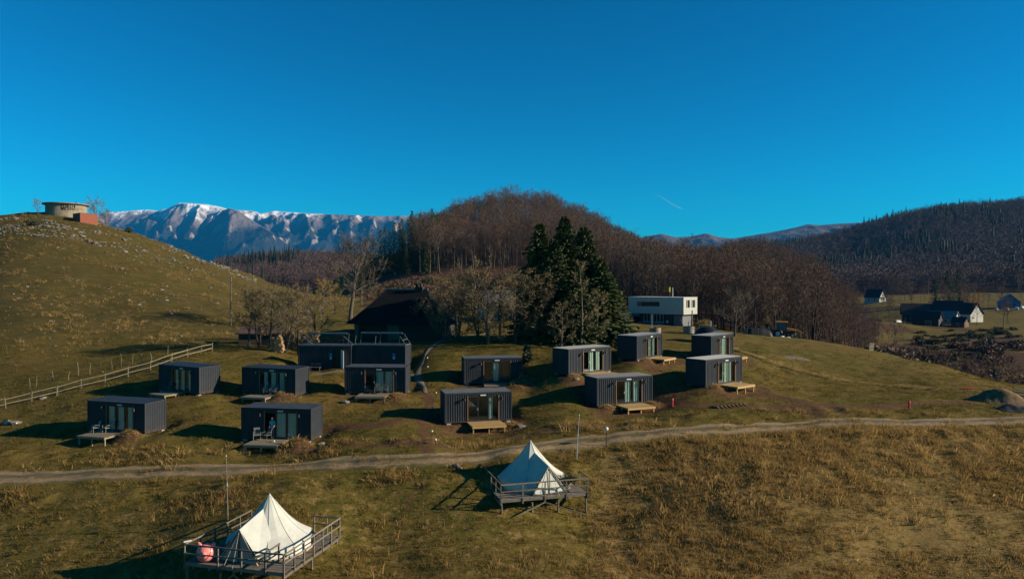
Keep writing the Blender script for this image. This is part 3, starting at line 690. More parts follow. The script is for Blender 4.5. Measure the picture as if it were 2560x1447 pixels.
tsc = tsc*np.where(hill_flag > 0, 1.0, np.interp(TX/TY*F+1280, [1560,2040,2190], [1.0,1.0,.5])); size = tsc/TY; crest = np.zeros(nT)
pxT = TX/TY*F+1280; pyT = HZ-(TZ+17*tsc-CZ)/TY*F
order = np.argsort(-size); # the ones that show largest, plus the ones against the sky
for b in range(900, 2200, 16):
    m = np.where((pxT >= b) & (pxT < b+16))[0]
    if len(m): crest[m[np.argmin(pyT[m])]] = 1
pick = list(np.where(crest > 0)[0]); pick += [i for i in order if not crest[i]][:300-len(pick)]
pick = set(int(i) for i in pick[:300])
for i in sorted(pick):
    if hill_flag[i]:
        lab = 'bare beech tree standing against the sky on the wooded hill' if crest[i] else 'bare beech tree in the wood on the round hill'
        grp = 'skyline beeches of the round hill' if crest[i] else 'beeches of the round hill'
    else:
        lab = 'bare beech tree on the top edge of the brown wood behind the white lodge' if crest[i] else 'bare brown beech tree in the wood behind the white lodge'
        grp = 'top edge beeches of the lodge wood' if crest[i] else 'beeches of the wood behind the lodge'
    plant('beech_tree', FV[tix[i]] if hill_flag[i] else FS[tix[i] % 4], (TX[i], TY[i], TZ[i]), trz[i], float(tsc[i]), lab, 'tree', grp)
rest = np.array([i for i in range(nT) if i not in pick])
def joined(parts):
    b = MB(); v = []; f = []; mats = []; mi = []
    for k, (n, me) in enumerate(parts):
        off = len(v); v += [tuple(x.co) for x in me.vertices]; f += [tuple(q+off for q in p.vertices) for p in me.polygons]; mi += [k]*len(me.polygons); mats.append(me.materials[0])
    me = bpy.data.meshes.new('whole_tree'); me.from_pydata(v, [], f)
    for m in mats: me.materials.append(m)
    me.polygons.foreach_set('material_index', mi); me.update(); return me
BV = [joined(p) for p in FV+FS]; tix = np.where(hill_flag > 0, tix, 6+tix % 4)
scatter('beech_forest', np.c_[TX, TY, TZ][rest], np.c_[np.zeros(len(rest)), np.zeros(len(rest)), trz[rest]], np.repeat(tsc[rest,None], 3, 1), tix[rest], BV,
        'brown leafless beech wood filling the round hill and its spur', 'forest')

# ---- far wood on the valley side and beyond the gap on the left
def far_tree(seed, H, Rr, n=320):
    """a whole leafless crown seen from far: a cloud of fine twig ends round a trunk"""
    rng = random.Random(seed); b = MB(); b.tube([(0,0,-1),(0,0,H*.6)], [.22,.1], 3, False)
    for i in range(n):
        d = rv(rng); rr = rng.random()**.4; p = Vector((d.x*Rr*rr, d.y*Rr*rr, H*.58+d.z*H*.42*rr)); a = rv(rng)*rng.uniform(.4,1.0); s = rv(rng)*.20; k = len(b.v)
        b.v += [tuple(p-a-s), tuple(p-a+s), tuple(p+a)]; b.f.append((k,k+1,k+2))
    return b.mesh('far_tree', M['leaf_far'])
def far_spruce(seed, H, Rr):
    rng = random.Random(seed); b = MB()
    for j in range(9):
        z = H*(.06+.1*j); g = 1-z/H; n = 7
        for i in range(n):
            a = 6.28*(i+rng.random()*.6)/n; r = Rr*g*rng.uniform(.8,1.2)+.2; k = len(b.v)
            b.v += [(0,0,z+H*.14),(math.cos(a-.42)*r, math.sin(a-.42)*r, z-.4*rng.random()),(math.cos(a+.42)*r, math.sin(a+.42)*r, z-.4*rng.random())]; b.f.append((k,k+1,k+2))
    return b.mesh('far_spruce', M['needle_far'])
FK = [far_tree(i, 17+i % 3, 4.3+.5*(i % 3)) for i in range(5)]+[far_spruce(i, 20+2*i, 3.0+.3*i) for i in range(3)]
def far_wood(name, label, pxa, pxb, Da, Db, sp, keep, conif, seed, frame=1.0):
    g = np.random.default_rng(seed); X, Y = sample(pxa, pxb, Da, Db, sp, g, keep); Z = ground_z(X, Y); n = len(X)
    c = (fbm(X/70, Y/70, 3, seed)+.25*(g.random(n)-.5)) > conif
    ix = np.where(c, g.integers(5, 8, n), g.integers(0, 5, n)); s = g.uniform(.7, 1.2, n)
    scatter(name, np.c_[X, Y, Z], np.c_[np.zeros(n), np.zeros(n), g.uniform(0, 6.28, n)], np.c_[s, s, s*g.uniform(.9, 1.15, n)], ix, FK, label, 'forest')
    return n
n1_ = far_wood('hillside_forest', 'far mixed wood of bare beech and dark spruce on the valley side', 1840, 2760, 505, 1480, 8.2,
     lambda px, D, X: (D > np.interp(px, [1840,2150,2250,2560,2760], [560,560,540,520,510])+20*vnoise(X/40, D/40, 8)) & (vnoise(X/30, D/30, 4) > .06), .68, 31)
n2_ = far_wood('valley_forest', 'dark far wood in the gap between stony hill and round hill', 540, 1000, 620, 1050, 7.5, lambda px, D, X: px > 0, .57, 33)
# ---------------------------------------------------------------- single trees
def gtree(name, px, D, H, spread, label, seed, bark='bark', twig='twig_grey', leafm=None, group=None, sink=0.0, **kw):
    T, C, L = bare_tree(seed=seed, H=H, spread=spread, **kw); p = G(px, D, -sink); o = empty(name, p, 0, label, 'tree', group)
    T.build('trunk', M[bark], o, smooth=True); C.build('crown', M[twig], o)
    if L.f: L.build('leaves', M[leafm], o)
    return o
def gspruce(px, D, H, Rb, label, seed, group='spruces by the cabins', step=.34, nb=10, fine=5):
    T, C = spruce(seed, H, Rb, step, nb, fine); p = G(px, D); o = empty('spruce_tree', p, seed, label, 'tree', group); T.build('trunk', M['bark_dark'], o); C.build('crown', M['needle'], o); return o
gtree('oak_tree', 876, 112, 11.6, 5.3, 'big bare spreading tree left of the black barn', 51, clear=.34, n1=26, n2=8, n3=6, tw=2, up=.9, twig_w=.032, r0=.36)
for i, (px, D, H, sp, lab) in enumerate(((622,88,7.4,2.6,'twiggy fruit tree nearest the utility pole'),(650,90,7.0,2.5,'twiggy fruit tree behind the low shed'),(674,88,7.6,2.7,'leaning fruit tree over the shed roof'),
        (712,87,7.8,2.7,'straight fruit tree beside the round woodpile opening'),(746,86.5,7.2,3.4,'wide low fruit tree with a branch reaching over the brushwood'),(790,95,7.0,3.2,'fruit tree behind the split firewood'))):
    gtree('fruit_tree', px, D, H, sp, lab, 60+i, 'bark_dark', 'twig_grey', 'leaf_olive', 'old fruit trees behind the shower containers', clear=.22, n1=16, n2=6, n3=6, tw=2, forks=2 if i % 2 else 1, twig_w=.024, leaves=3, leaf=.15, r0=.16, up=.8)
gtree('yellow_tree', 805, 122, 6.5, 2.5, 'small tree with yellow leaves behind the firewood', 71, 'bark_dark', 'twig_grey', 'leaf_yellow', clear=.15, n1=14, n2=6, n3=6, tw=1, leaves=3, leaf=.17)
gtree('yellow_tree', 838, 128, 5.2, 2.4, 'low golden bush left of the big bare tree', 72, 'bark_dark', 'twig_grey', 'leaf_yellow', clear=.1, n1=14, n2=6, n3=6, tw=1, leaves=2, leaf=.17)
for i, (px, D, H, sp, lab, lv) in enumerate(((1145,89,8.4,3.9,'low willow at the barn corner',2),(1195,88,9.6,4.0,'pale willow just right of the barn roof',2),(1218,85,7.0,3.0,'crooked willow with bowed trunk above the footpath',2),
        (1285,86,8.8,3.9,'willow with forked pale trunk between barn and spruces',2),(1335,87,8.2,3.5,'brown leaved tree left of the spruces',3),(1452,84,10.5,2.2,'slender tree with fading leaves in front of the spruces',0),
        (1402,83,5.5,2.0,'olive leaved tree at the foot of the spruces',0),(1488,86,7.0,1.9,'thin tree with yellowish leaves at the sunny side of the spruces',0))):
    gtree('willow_tree', px, D, H, sp, lab, 80+i, 'bark', 'twig_grey', 'leaf_olive', 'half bare trees around the spruces', clear=.12, n1=(22 if i < 5 else 13), n2=(7 if i < 5 else 5), n3=6, tw=1, forks=(3 if i < 5 else 1), leaves=(lv+2 if i < 5 else 2), leaf=.17, twig_w=.026, lean=(.25 if i == 2 else 0), r0=.17, up=.65)
gtree('willow_tree', 1112, 88, 6.4, 3.0, 'bushy low willow in front of the barn wall', 141, 'bark', 'twig_grey', 'leaf_olive', 'half bare trees around the spruces', clear=.1, n1=22, n2=7, n3=6, tw=1, forks=3, leaves=3, leaf=.17, twig_w=.026, r0=.13, up=.6)
gtree('dead_tree', 1250, 87, 12.0, 1.8, 'tall dark thin tree rising above the willows', 95, 'bark_dark', 'bark_dark', clear=.3, n1=14, n2=4, n3=4, tw=1, lean=-.10, r0=.17, twig_w=.02)
gspruce(1350, 91, 14.8, 5.0, 'spruce with round top at the barn side', 1, step=.26, nb=14, fine=9)
gspruce(1412, 92, 15.9, 6.0, 'tallest dark spruce behind the half bare trees', 2, step=.26, nb=14, fine=9)
gspruce(1460, 93, 15.0, 6.2, 'spruce with brownish top in the middle of the clump', 3, step=.26, nb=14, fine=9)
gspruce(1504, 91, 11.0, 5.4, 'lower spruce spreading towards the lawn', 4, step=.26, nb=14, fine=9)
gspruce(1385, 89, 12.8, 5.2, 'spruce filling the clump between the two tallest tops', 6, step=.26, nb=14, fine=9)
gspruce(1440, 87, 9.5, 4.4, 'shorter spruce at the front of the clump', 7, step=.26, nb=14, fine=9)
p = G(1318, 79); o = empty('young_spruce', p, 0, 'small bluish young spruce beside the central cabin', 'tree'); T, C = spruce(9, 1.9, .75, .14, 8, 3); T.build('trunk', M['bark_dark'], o); C.build('crown', M['juniper'], o)
gtree('apple_tree', 1836, 112, 6.8, 3.6, 'round bare tree on the lawn right of the lodge', 101, 'bark', 'twig_grey', None, clear=.22, n1=17, n2=7, n3=6, tw=2, up=.7, twig_w=.02, r0=.2)
p = G(1762, 121); o = empty('green_shrub', p, 0, 'low olive shrub behind the barrel tub by the lodge', 'shrub'); bush(12, 2.0, 1.9, 420, .22).build('foliage', M['leaf_olive'], o)
for i, (px, D, H, sp, lab) in enumerate(((2222,122,6.6,3.0,'bare wide tree below the pale pallet'),(2265,138,5.5,2.6,'bare tree in the dip right of the pallet'),(2330,128,6.5,2.9,'reddish bare tree in the valley dip'),(2402,122,6.4,2.8,'dark trunked bare tree below the juniper slope'),
        (2440,118,5.0,2.6,'low bare tree in the valley dip near the soil heap'),(2488,112,5.4,2.9,'bare twiggy tree above the crest towards the edge'),(2530,118,4.6,2.4,'last bare tree before the picture edge'),(2370,140,5.2,2.6,'bare tree half hidden behind the reddish one'))):
    gtree('valley_tree', px, D, H, sp, lab, 110+i, 'bark_dark', 'twig', None, 'bare trees in the valley dip', clear=.15, n1=15, n2=6, n3=6, tw=2, forks=2, twig_w=.022, r0=.13)
gtree('hilltop_tree', 92, 200, 4.2, 1.7, 'small bare tree left of the water tank', 131, 'bark', 'twig_grey', None, 'bare trees on the stony hilltop', clear=.2, n1=14, n2=6, n3=5, twig_w=.025)
gtree('hilltop_tree', 236, 203, 6.4, 2.9, 'rounded bare tree right of the water tank', 132, 'bark', 'twig_grey', None, 'bare trees on the stony hilltop', clear=.12, n1=18, n2=7, n3=6, forks=3, twig_w=.026)
gtree('hilltop_tree', 262, 201, 4.6, 2.0, 'lower bare tree right of the brick annex', 133, 'bark', 'twig_grey', None, 'bare trees on the stony hilltop', clear=.12, n1=16, n2=6, n3=6, forks=2, twig_w=.026)
for i, (px, D, H, Rr, lab) in enumerate(((85,176,1.8,2.4,'round green bush on the stony hill below the tank'),(322,193,2.0,1.1,'dark small bush on the skyline of the stony hill'))):
    p = G(px, D); o = empty('hill_bush', p, 0, lab, 'shrub'); bush(20+i, H, Rr, 420, .26).build('foliage', M['juniper'], o)
# spruces at the left foot of the round hill
SPR = [proto('fs%d' % i, lambda i=i: [('trunk', spruce(40+i, 16, 3.0, .55, 9, 4)[0].mesh('trunk', M['bark_dark'])), ('crown', spruce(40+i, 16, 3.0, .55, 9, 4)[1].mesh('crown', M['needle']))]) for i in range(3)]
rg = random.Random(5); spots = [(918,300,.85),(935,305,.95),(950,295,1.1),(962,310,1.2),(975,292,1.05),(985,302,1.32),(998,296,1.25),(1008,288,1.1),(1020,300,1.3),(1034,290,1.15),(1046,285,1.05),(1058,280,1.35),(1070,284,1.3),(1080,295,1.4),(1092,276,.8),
         (905,315,.8),(928,320,1.0),(1015,272,.7),(1066,264,.75),(1090,300,1.2),(892,250,.55),(905,240,.6),(845,262,.6),(1050,320,1.3),(1030,325,1.4),(1005,330,1.3)]
for i, (px, D, s) in enumerate(spots):
    p = G(px, D); plant('spruce_tree', SPR[i % 3], p, rg.uniform(0,6), s*rg.uniform(.92,1.08), 'dark spruce at the left foot of the round hill', 'tree', 'spruces at the foot of the round hill')
for px, D, s, lab in ((2372,385,1.25,'tall dark spruce behind the farmhouses'),(2398,392,1.3,'tall dark spruce behind the farm beside the orange larches'),(2340,400,1.0,'dark spruce behind the brown barn roof')):
    plant('spruce_tree', SPR[0], G(px, D), px, (s*1.5,s*1.5,s), lab, 'tree', 'spruces behind the farm')
for i, (px, D, H) in enumerate(((2406,372,8.5),(2422,370,8.0),(2436,368,7.5),(2448,371,9.2),(2282,352,6.0))):
    T, C = spruce(70+i, H, 2.1, .5, 8, 5); o = empty('larch_tree', G(px, D), 0, 'orange autumn larch in the row behind the white gable' if i < 4 else 'orange leaved tree behind the brown barn', 'tree', 'orange autumn larches by the farm' if i < 4 else None)
    T.build('trunk', M['bark_dark'], o); C.build('crown', M['leaf_orange'], o)
# far wood edge trees by the chalet
for i, (px, D, H) in enumerate(((2150,430,9),(2230,440,12),(2248,425,13),(2262,430,11),(2275,445,12))):
    plant('beech_tree', FV[i % 6], G(px, D), i, H/17, 'pale bare tree at the wood edge near the chalet', 'tree', 'bare trees near the chalet')
for i in range(34):
    rq = random.Random(300+i); px, D = rq.uniform(2215, 2565), rq.choice((rq.uniform(255, 300), rq.uniform(340, 500)))
    if D < 320 and 2290 < px < 2440: D = rq.uniform(345, 420)
    plant('beech_tree', FV[i % 6], G(px, D), i, rq.uniform(.4, .85), 'bare tree standing in the fields around the farm', 'tree', 'bare field trees around the farm')
# junipers and brush on the slope below the farm
rj = np.random.default_rng(8); JB = [bush(30+i, 1.5, 1.5, 200, .34).mesh('foliage', M['juniper']) for i in range(3)]+[bush(35+i, 1.4, 1.4, 160, .3).mesh('foliage', M['twig']) for i in range(2)]
def brush(name, n, gen, kinds, label, group, smin, smax):
    k = 0
    while k < n:
        px, D = gen(); x, y = at(px, D); s = rj.uniform(smin, smax)
        o = inst(name, JB[int(rj.choice(kinds))], None, (x, y, gz(x, y)-.1), (0, 0, rj.uniform(0, 6)), (s, s, s*rj.uniform(.6,1.0))); tag(o, label, 'shrub', group); k += 1
brush('juniper_bush', 70, lambda: (rj.uniform(2290, 2560), rj.uniform(170, 262)), [0,1,2], 'dark juniper bush on the slope below the farm', 'junipers below the farm', .6, 1.5)
brush('bare_bush', 130, lambda: (rj.uniform(2170, 2560), rj.uniform(112, 200)), [3,4], 'reddish bare bush in the valley behind the crest', 'bare bushes behind the crest', .9, 2.3)
brush('hillfoot_bush', 150, lambda: (rj.uniform(890, 1360), rj.uniform(135, 248)), [0,3,4,3,4], 'low scrub bush on the terraced grass below the round hill', 'scrub below the round hill', .6, 2.0)
# ---------------------------------------------------------------- container cabins and their decks
def corr(b, x0, x1, z0, z1, y, out, pitch=.2, dep=.036, axis='x'):
    """corrugated sheet from x0 to x1, facing out (+1/-1 along y)"""
    n = max(1, round(abs(x1-x0)/pitch)); p = (x1-x0)/n; prof = []
    for i in range(n):
        s = x0+p*i; prof += [(s, 0), (s+p*.34, 0), (s+p*.5, dep), (s+p*.84, dep)]
    prof.append((x1, 0)); k = len(b.v)
    for s, d in prof:
        yy = y-out*d
        for z in (z0, z1): b.v.append((s, yy, z) if axis == 'x' else (yy, s, z))
    for i in range(len(prof)-1): a = k+2*i; b.f.append((a, a+2, a+3, a+1))
OX0, OX1, OZ0, OZ1 = -1.02, 1.84, .12, 2.26           # glazed opening, measured from the front middle
def b_front(b):
    corr(b, -2.91, OX0, .14, 2.46, .03, -1); corr(b, OX1, 2.91, .14, 2.46, .03, -1); corr(b, OX0, OX1, OZ1, 2.46, .03, -1)
def b_sides(b):
    for s in (-1, 1): corr(b, .12, CABW-.12, .14, 2.46, s*3.0, s, axis='y')
    corr(b, -2.91, 2.91, .14, 2.46, CABW-.03, 1)
def b_post(b): b.box(0, .12, 0, .12, 0, 2.6)
def corner_posts(c):
    for x in (-3.03, 2.91):
        for y in (0, CABW-.12): part('cp', 'corner_post', b_post, M['steel'], c, (x, y, 0))
def b_rails(b):
    for y in (.004, CABW-.124):
        b.box(-2.91, 2.91, y, y+.12, 2.46, 2.594); b.box(-2.91, 2.91, y, y+.12, .006, .14)
    for x in (-3.026, 2.906):
        b.box(x, x+.12, .12, CABW-.12, 2.462, 2.592); b.box(x, x+.12, .12, CABW-.12, .008, .14)
def b_roof(b):
    ys = []; n = 8; y0, y1 = .03, CABW-.03
    for i in range(n):
        s = y0+(y1-y0)*i/n; p = (y1-y0)/n; ys += [(s, .0), (s+p*.6, .0), (s+p*.68, .045), (s+p*.92, .045)]
    ys.append((y1, 0)); k = len(b.v)
    for y, d in ys: b.v += [(-2.99, y, 2.60+d), (2.99, y, 2.60+d)]
    for i in range(len(ys)-1): a = k+2*i; b.f.append((a, a+1, a+3, a+2))
def b_frame(b):
    y0, y1 = .05, .12
    b.box(OX0+.05, OX1-.05, y0, y1, OZ1-.07, OZ1); b.box(OX0+.05, OX1-.05, y0, y1, OZ0, OZ0+.08)
    w = (OX1-OX0-.1)/3
    for i in range(4):
        x = OX0+.05+w*i; x = min(max(x-.035, OX0+.05), OX1-.12); b.box(x, x+.07, y0-.003, y1+.003, OZ0+.003, OZ1-.003)
def b_lining(b):
    b.box(-2.85, 2.85, .16, CABW-.08, .10, .14); b.box(-2.85, 2.85, CABW-.12, CABW-.08, .14, 2.44); b.box(-2.85, 2.85, .16, CABW-.08, 2.42, 2.44)
    b.box(-2.89, -2.85, .14, CABW-.08, .10, 2.44); b.box(2.85, 2.89, .14, CABW-.08, .10, 2.44)
    b.box(-2.85, OX0, .10, .13, .14, 2.42); b.box(OX1, 2.85, .10, .13, .14, 2.42)
def b_bed(b):
    b.box(-2.7, -.9, .5, 2.2, .14, .42); b.box(-2.68, -.86, .48, 2.22, .42, .62); b.box(-2.66, -2.2, .6, 1.25, .62, .74); b.box(-2.66, -2.2, 1.4, 2.1, .62, .74)
def b_curtain(w):
    def fn(b):
        n = max(6, int(w/.07)); k = len(b.v)
        for i in range(n+1):
            x = w*i/n; y = .035*math.sin(i*1.9)+.012*math.sin(i*.7)
            for z in (0, 1.95): b.v.append((x+(.02*math.sin(i) if z == 0 else 0), y, z))
        for i in range(n): a = k+2*i; b.f.append((a, a+2, a+3, a+1))
    return fn
def b_lamp(b):
    b.box(-.05, .05, -.02, .02, -.1, .1); b.tube([(0,-.03,.02),(0,-.16,.02)], [.04,.04], 8); b.lathe([(0,.16),(.07,.16),(.10,-.09),(.085,-.09),(.06,.14)], 10, (0,-.2,-.05))
def b_handle(b): b.box(-.02,.02,-.02,0,-.12,.12); b.box(-.12,.0,-.06,-.04,-.01,.02); b.box(-.015,.015,-.06,0,-.012,.012)
CURT = {1:((-.9,.55),(.1,.6),(1.1,.65)),2:((-.7,.4),(.15,.5),(1.2,.5)),3:((-.6,.4),(.2,.7),(1.15,.6)),4:((.0,.85),(.98,.75)),5:((.1,.7),(1.0,.7)),6:((-.05,.62),),7:((.88,.42),),
        8:((-.02,.62),(.92,.6)),9:((-.02,.68),(.9,.66)),10:((-.02,.5),(.9,.5)),11:((-.02,.7),(.8,.55)),12:((-.02,.85),(.86,.55))}
CABLAB = {1:'lowest dark container cabin, its deck carrying two pale chairs',2:'dark container cabin just below the pale rail fence, front turned away from sun',
 3:'dark container cabin with half shaded grey end wall below the firewood',4:'dark container cabin with a person in the open doorway',
 5:'dark container cabin with two chairs, below the roof framed shower block',6:'dark container cabin with a low grey deck and one lounge chair',
 7:'dark container cabin nearest the gravel track, above the white tent apex',8:'dark container cabin with bright curtains closest to the tall spruces',
 9:'dark container cabin with two bright curtains, foremost of the sunlit cabins with new decks',10:'dark container cabin below the barrel tubs on the lawn',
 11:'dark container cabin on the crest, lower half hidden by another cabin roof',12:'dark container cabin nearest the open meadow, pale ribs on its roof'}
CROOT = {}
def make_cabin(k):
    o, u, n, zb = cab_frame(k); yaw = math.atan2(u.y, u.x)
    c = empty('container_cabin', (o.x, o.y, zb), yaw, CABLAB[k], 'cabin', 'dark container cabins on the slope'); CROOT[k] = c; S = M['steel']
    part('cf', 'front_wall', b_front, S, c); part('cs', 'side_wall', b_sides, S, c); corner_posts(c); part('cr', 'frame_rail', b_rails, S, c)
    part('ct', 'roof', b_roof, M['steel_roof'], c); part('cl', 'interior_lining', b_lining, M['lining'], c); part('cb', 'bed', b_bed, M['bedding'], c)
    fr = part('cw', 'window_frame', b_frame, M['frame'], c); w = (OX1-OX0-.1)/3
    for i in range(3):
        if k == 4 and i == 0: continue
        part('cg', 'pane', lambda b: b.box(.04, w-.04, .083, .089, OZ0+.08, OZ1-.07), M['glass'], fr, (OX0+.05+w*i, 0, 0))
    if k == 4: part('cg4', 'open_pane', lambda b: b.box(-.02, .02, .1, .95, OZ0+.05, OZ1-.07), M['glass'], fr, (OX0+.1, 0, 0))
    part('ch', 'door_handle', b_handle, M['galv'], c, (OX0+.05+w-.02, .045, 1.12))
    for x in (OX0+.025, OX1-.025): part('cv', 'timber_post', lambda b: b.box(-.035, .035, -.025, .05, .13, 2.30), M['trim_wood'], c, (x, 0, 0))
    for x in (OX0-.28, OX1+.22): part('ca', 'wall_lamp', b_lamp, M['black'], c, (x, 0, 2.06))
    part('cn', 'sign_plate', lambda b: b.box(-.25, .25, -.012, .004, 2.295, 2.405), M['white'], c, (.40, 0, 0))
    for x, wd_ in CURT[k]: part('cu%.2f' % wd_, 'curtain', b_curtain(wd_), M['curtain'], c, (x, .22, .2))
    for x in (-2.85, 2.55):
        for y in (-.02, CABW-.4): part('ck', 'foundation_block', lambda b: b.box(0, .36, 0, .34, -.55, -.004), M['concrete'], c, (x, y, 0))
    return c
DECKX = {1:(-1.75,1.1),2:(-1.3,1.0),3:(-1.45,1.25),4:(-1.65,1.2),5:(-1.35,1.55),6:(-1.15,1.85),7:(-1.05,1.95),8:(-1.1,1.85),9:(-1.1,1.85),10:(-1.1,1.8),11:(-1.1,1.8),12:(-1.1,1.85)}
DECKLAB = {1:'weathered timber deck with two pale chairs at the lowest cabin',2:'weathered timber deck with a single chair below the rail fence',3:'weathered timber deck in front of the cabin with half shaded end wall',
 4:'weathered timber deck with a white cup, below the person in the doorway',5:'weathered timber deck on three legs below two chairs and glass door',6:'low greyed timber deck beside the lounge chair',
 7:'bright yellow timber deck on legs just above the gravel track',8:'new pine deck at the cabin closest to the spruces',9:'new pine deck of the foremost sunlit cabin with two bright curtains',
 10:'new pine deck below the barrel tubs',11:'new pine deck on the crest, half hidden by the cabin roof in front',12:'new pine deck of the cabin nearest the open meadow'}
def make_deck(k):
    o, u, n, zb = cab_frame(k); yaw = math.atan2(u.y, u.x); x0, x1 = DECKX[k]; dep = 2.2 if k not in (6,) else 1.5; mat = M['wood_new'] if k in (7,8,9,10,11,12) else M['wood_grey']
    tag_ = 'n' if k in (7,8,9,10,11,12) else 'g'
    c = empty('timber_deck', (o.x, o.y, zb), yaw, DECKLAB[k], 'deck', 'timber decks at the cabin doors'); wdt = x1-x0; npl = int(dep/.145); rng = random.Random(k)
    for i in range(npl):
        part('dp%s%.2f' % (tag_, wdt), 'plank', lambda b: b.box(-wdt/2, wdt/2, -.066, .066, 0, .035), mat, c, ((x0+x1)/2+rng.uniform(-.05,.05), -.12-.145*i, .035+rng.uniform(-.003,.003)), (0,0,rng.uniform(-.006,.006)))
    for x in (x0+.12, (x0+x1)/2, x1-.12): part('dj%s%.1f' % (tag_, dep), 'joist', lambda b: b.box(-.04, .04, -dep, -.06, -.11, .03), mat, c, (x, 0, 0))
    part('db%s%.2f' % (tag_, wdt), 'edge_beam', lambda b: b.box(-wdt/2, wdt/2, -.03, .03, -.13, .03), mat, c, ((x0+x1)/2, -dep-.035, 0))
    for x in (x0+.12, (x0+x1)/2, x1-.12):
        for y in (-dep+.1, -dep*.45):
            p = c_world(o, u, n, zb, x, y); h = max(.15, zb-.1-gz(p.x, p.y))+.25
            MB().box(-.05, .05, -.05, .05, -.1-h, -.11).build('leg', mat, c, (x, y, 0))
    return c
def c_world(o, u, n, zb, x, y, z=0): return Vector((o.x+u.x*x+n.x*y, o.y+u.y*x+n.y*y, zb+z))
def b_seat(b):
    for i in range(9): b.box(-.24+.054*i, -.24+.054*i+.045, -.24, .24, .40, .43)
def b_back(b):
    for i in range(9): b.bar((-.216+.054*i, .22, .44), (-.216+.054*i, .36, .92), .04, .02)
    b.bar((-.25,.36,.92),(.25,.36,.92),.035)
def b_arm(s):
    def fn(b): b.tube([(s*.27,-.24,.0),(s*.28,-.25,.58),(s*.28,-.1,.64),(s*.28,.24,.62)], .016, 6)
    return fn
def b_leg(s):
    def fn(b): b.tube([(s*.25,.24,.42),(s*.27,.32,.0)], .016, 6)
    return fn
def make_chair(k, x, y, rz, label, pale=True, lounge=False):
    o, u, n, zb = cab_frame(k); p = c_world(o, u, n, zb, x, y, .072); m = M['chair_pale'] if pale else M['chair_dark']; t = 'p' if pale else 'g'
    c = empty('garden_chair', p, math.atan2(u.y, u.x)+rz, label, 'chair', 'garden chairs on the decks')
    part('hs'+t, 'seat', b_seat, m, c); part('hb'+t, 'backrest', b_back, m, c, rot=(-.35 if lounge else 0, 0, 0))
    for s in (-1, 1): part('ha%s%d' % (t, s), 'armrest', b_arm(s), m, c); part('hl%s%d' % (t, s), 'leg', b_leg(s), m, c)
M['chair_pale'] = simple('pale_chair', (.26,.25,.22), None, .6); M['chair_dark'] = simple('grey_chair', (.11,.11,.11), None, .6)
for k in CAB: make_cabin(k); make_deck(k)
make_chair(1, -1.35, -.75, -.5, 'pale garden chair nearer the fence on the lowest deck')
make_chair(1, -.35, -.55, -.3, 'pale garden chair closer to the glass on the lowest deck')
make_chair(2, -.95, -.4, .2, 'single garden chair on the deck below the rail fence', False)
make_chair(3, .15, -.35, .25, 'garden chair turned sideways before the middle pane, deck below firewood', False)
make_chair(3, .95, -.35, -.1, 'garden chair before the end pane, deck below firewood', False)
make_chair(4, -1.35, -.55, .5, 'garden chair with woven back at the corner of the deck with the person', True)
make_chair(4, -.55, -.45, -.4, 'dark garden chair directly before the person', False)
make_chair(5, .38, -.4, .2, 'garden chair before the middle pane under the shower block', False)
make_chair(5, 1.12, -.4, 0, 'garden chair beside the timber post under the shower block', False)
make_chair(6, 1.25, -.45, .7, 'reclined lounge chair before the glass of the central cabin', False, True)
# a cup left on the deck
o, u, n, zb = cab_frame(4)
cup = MB().lathe([(0,0),(.05,0),(.07,.16),(.06,.16),(.045,.02),(0,.02)], 12).build('cup', M['white'], None, c_world(o,u,n,zb,.45,-1.2,.075), smooth=True); tag(cup, 'small white cup standing on the weathered deck', 'cup')
tr = MB().box(-.22,.22,-.13,.13,0,.025).box(-.22,.22,-.13,-.11,.025,.05).box(-.22,.22,.11,.13,.025,.05).build('tray', M['wood_old'], None, c_world(o,u,n,zb,0.0,-1.05,.072), (0,0,.2)); tag(tr, 'small brown tray on the deck near the white cup', 'tray')

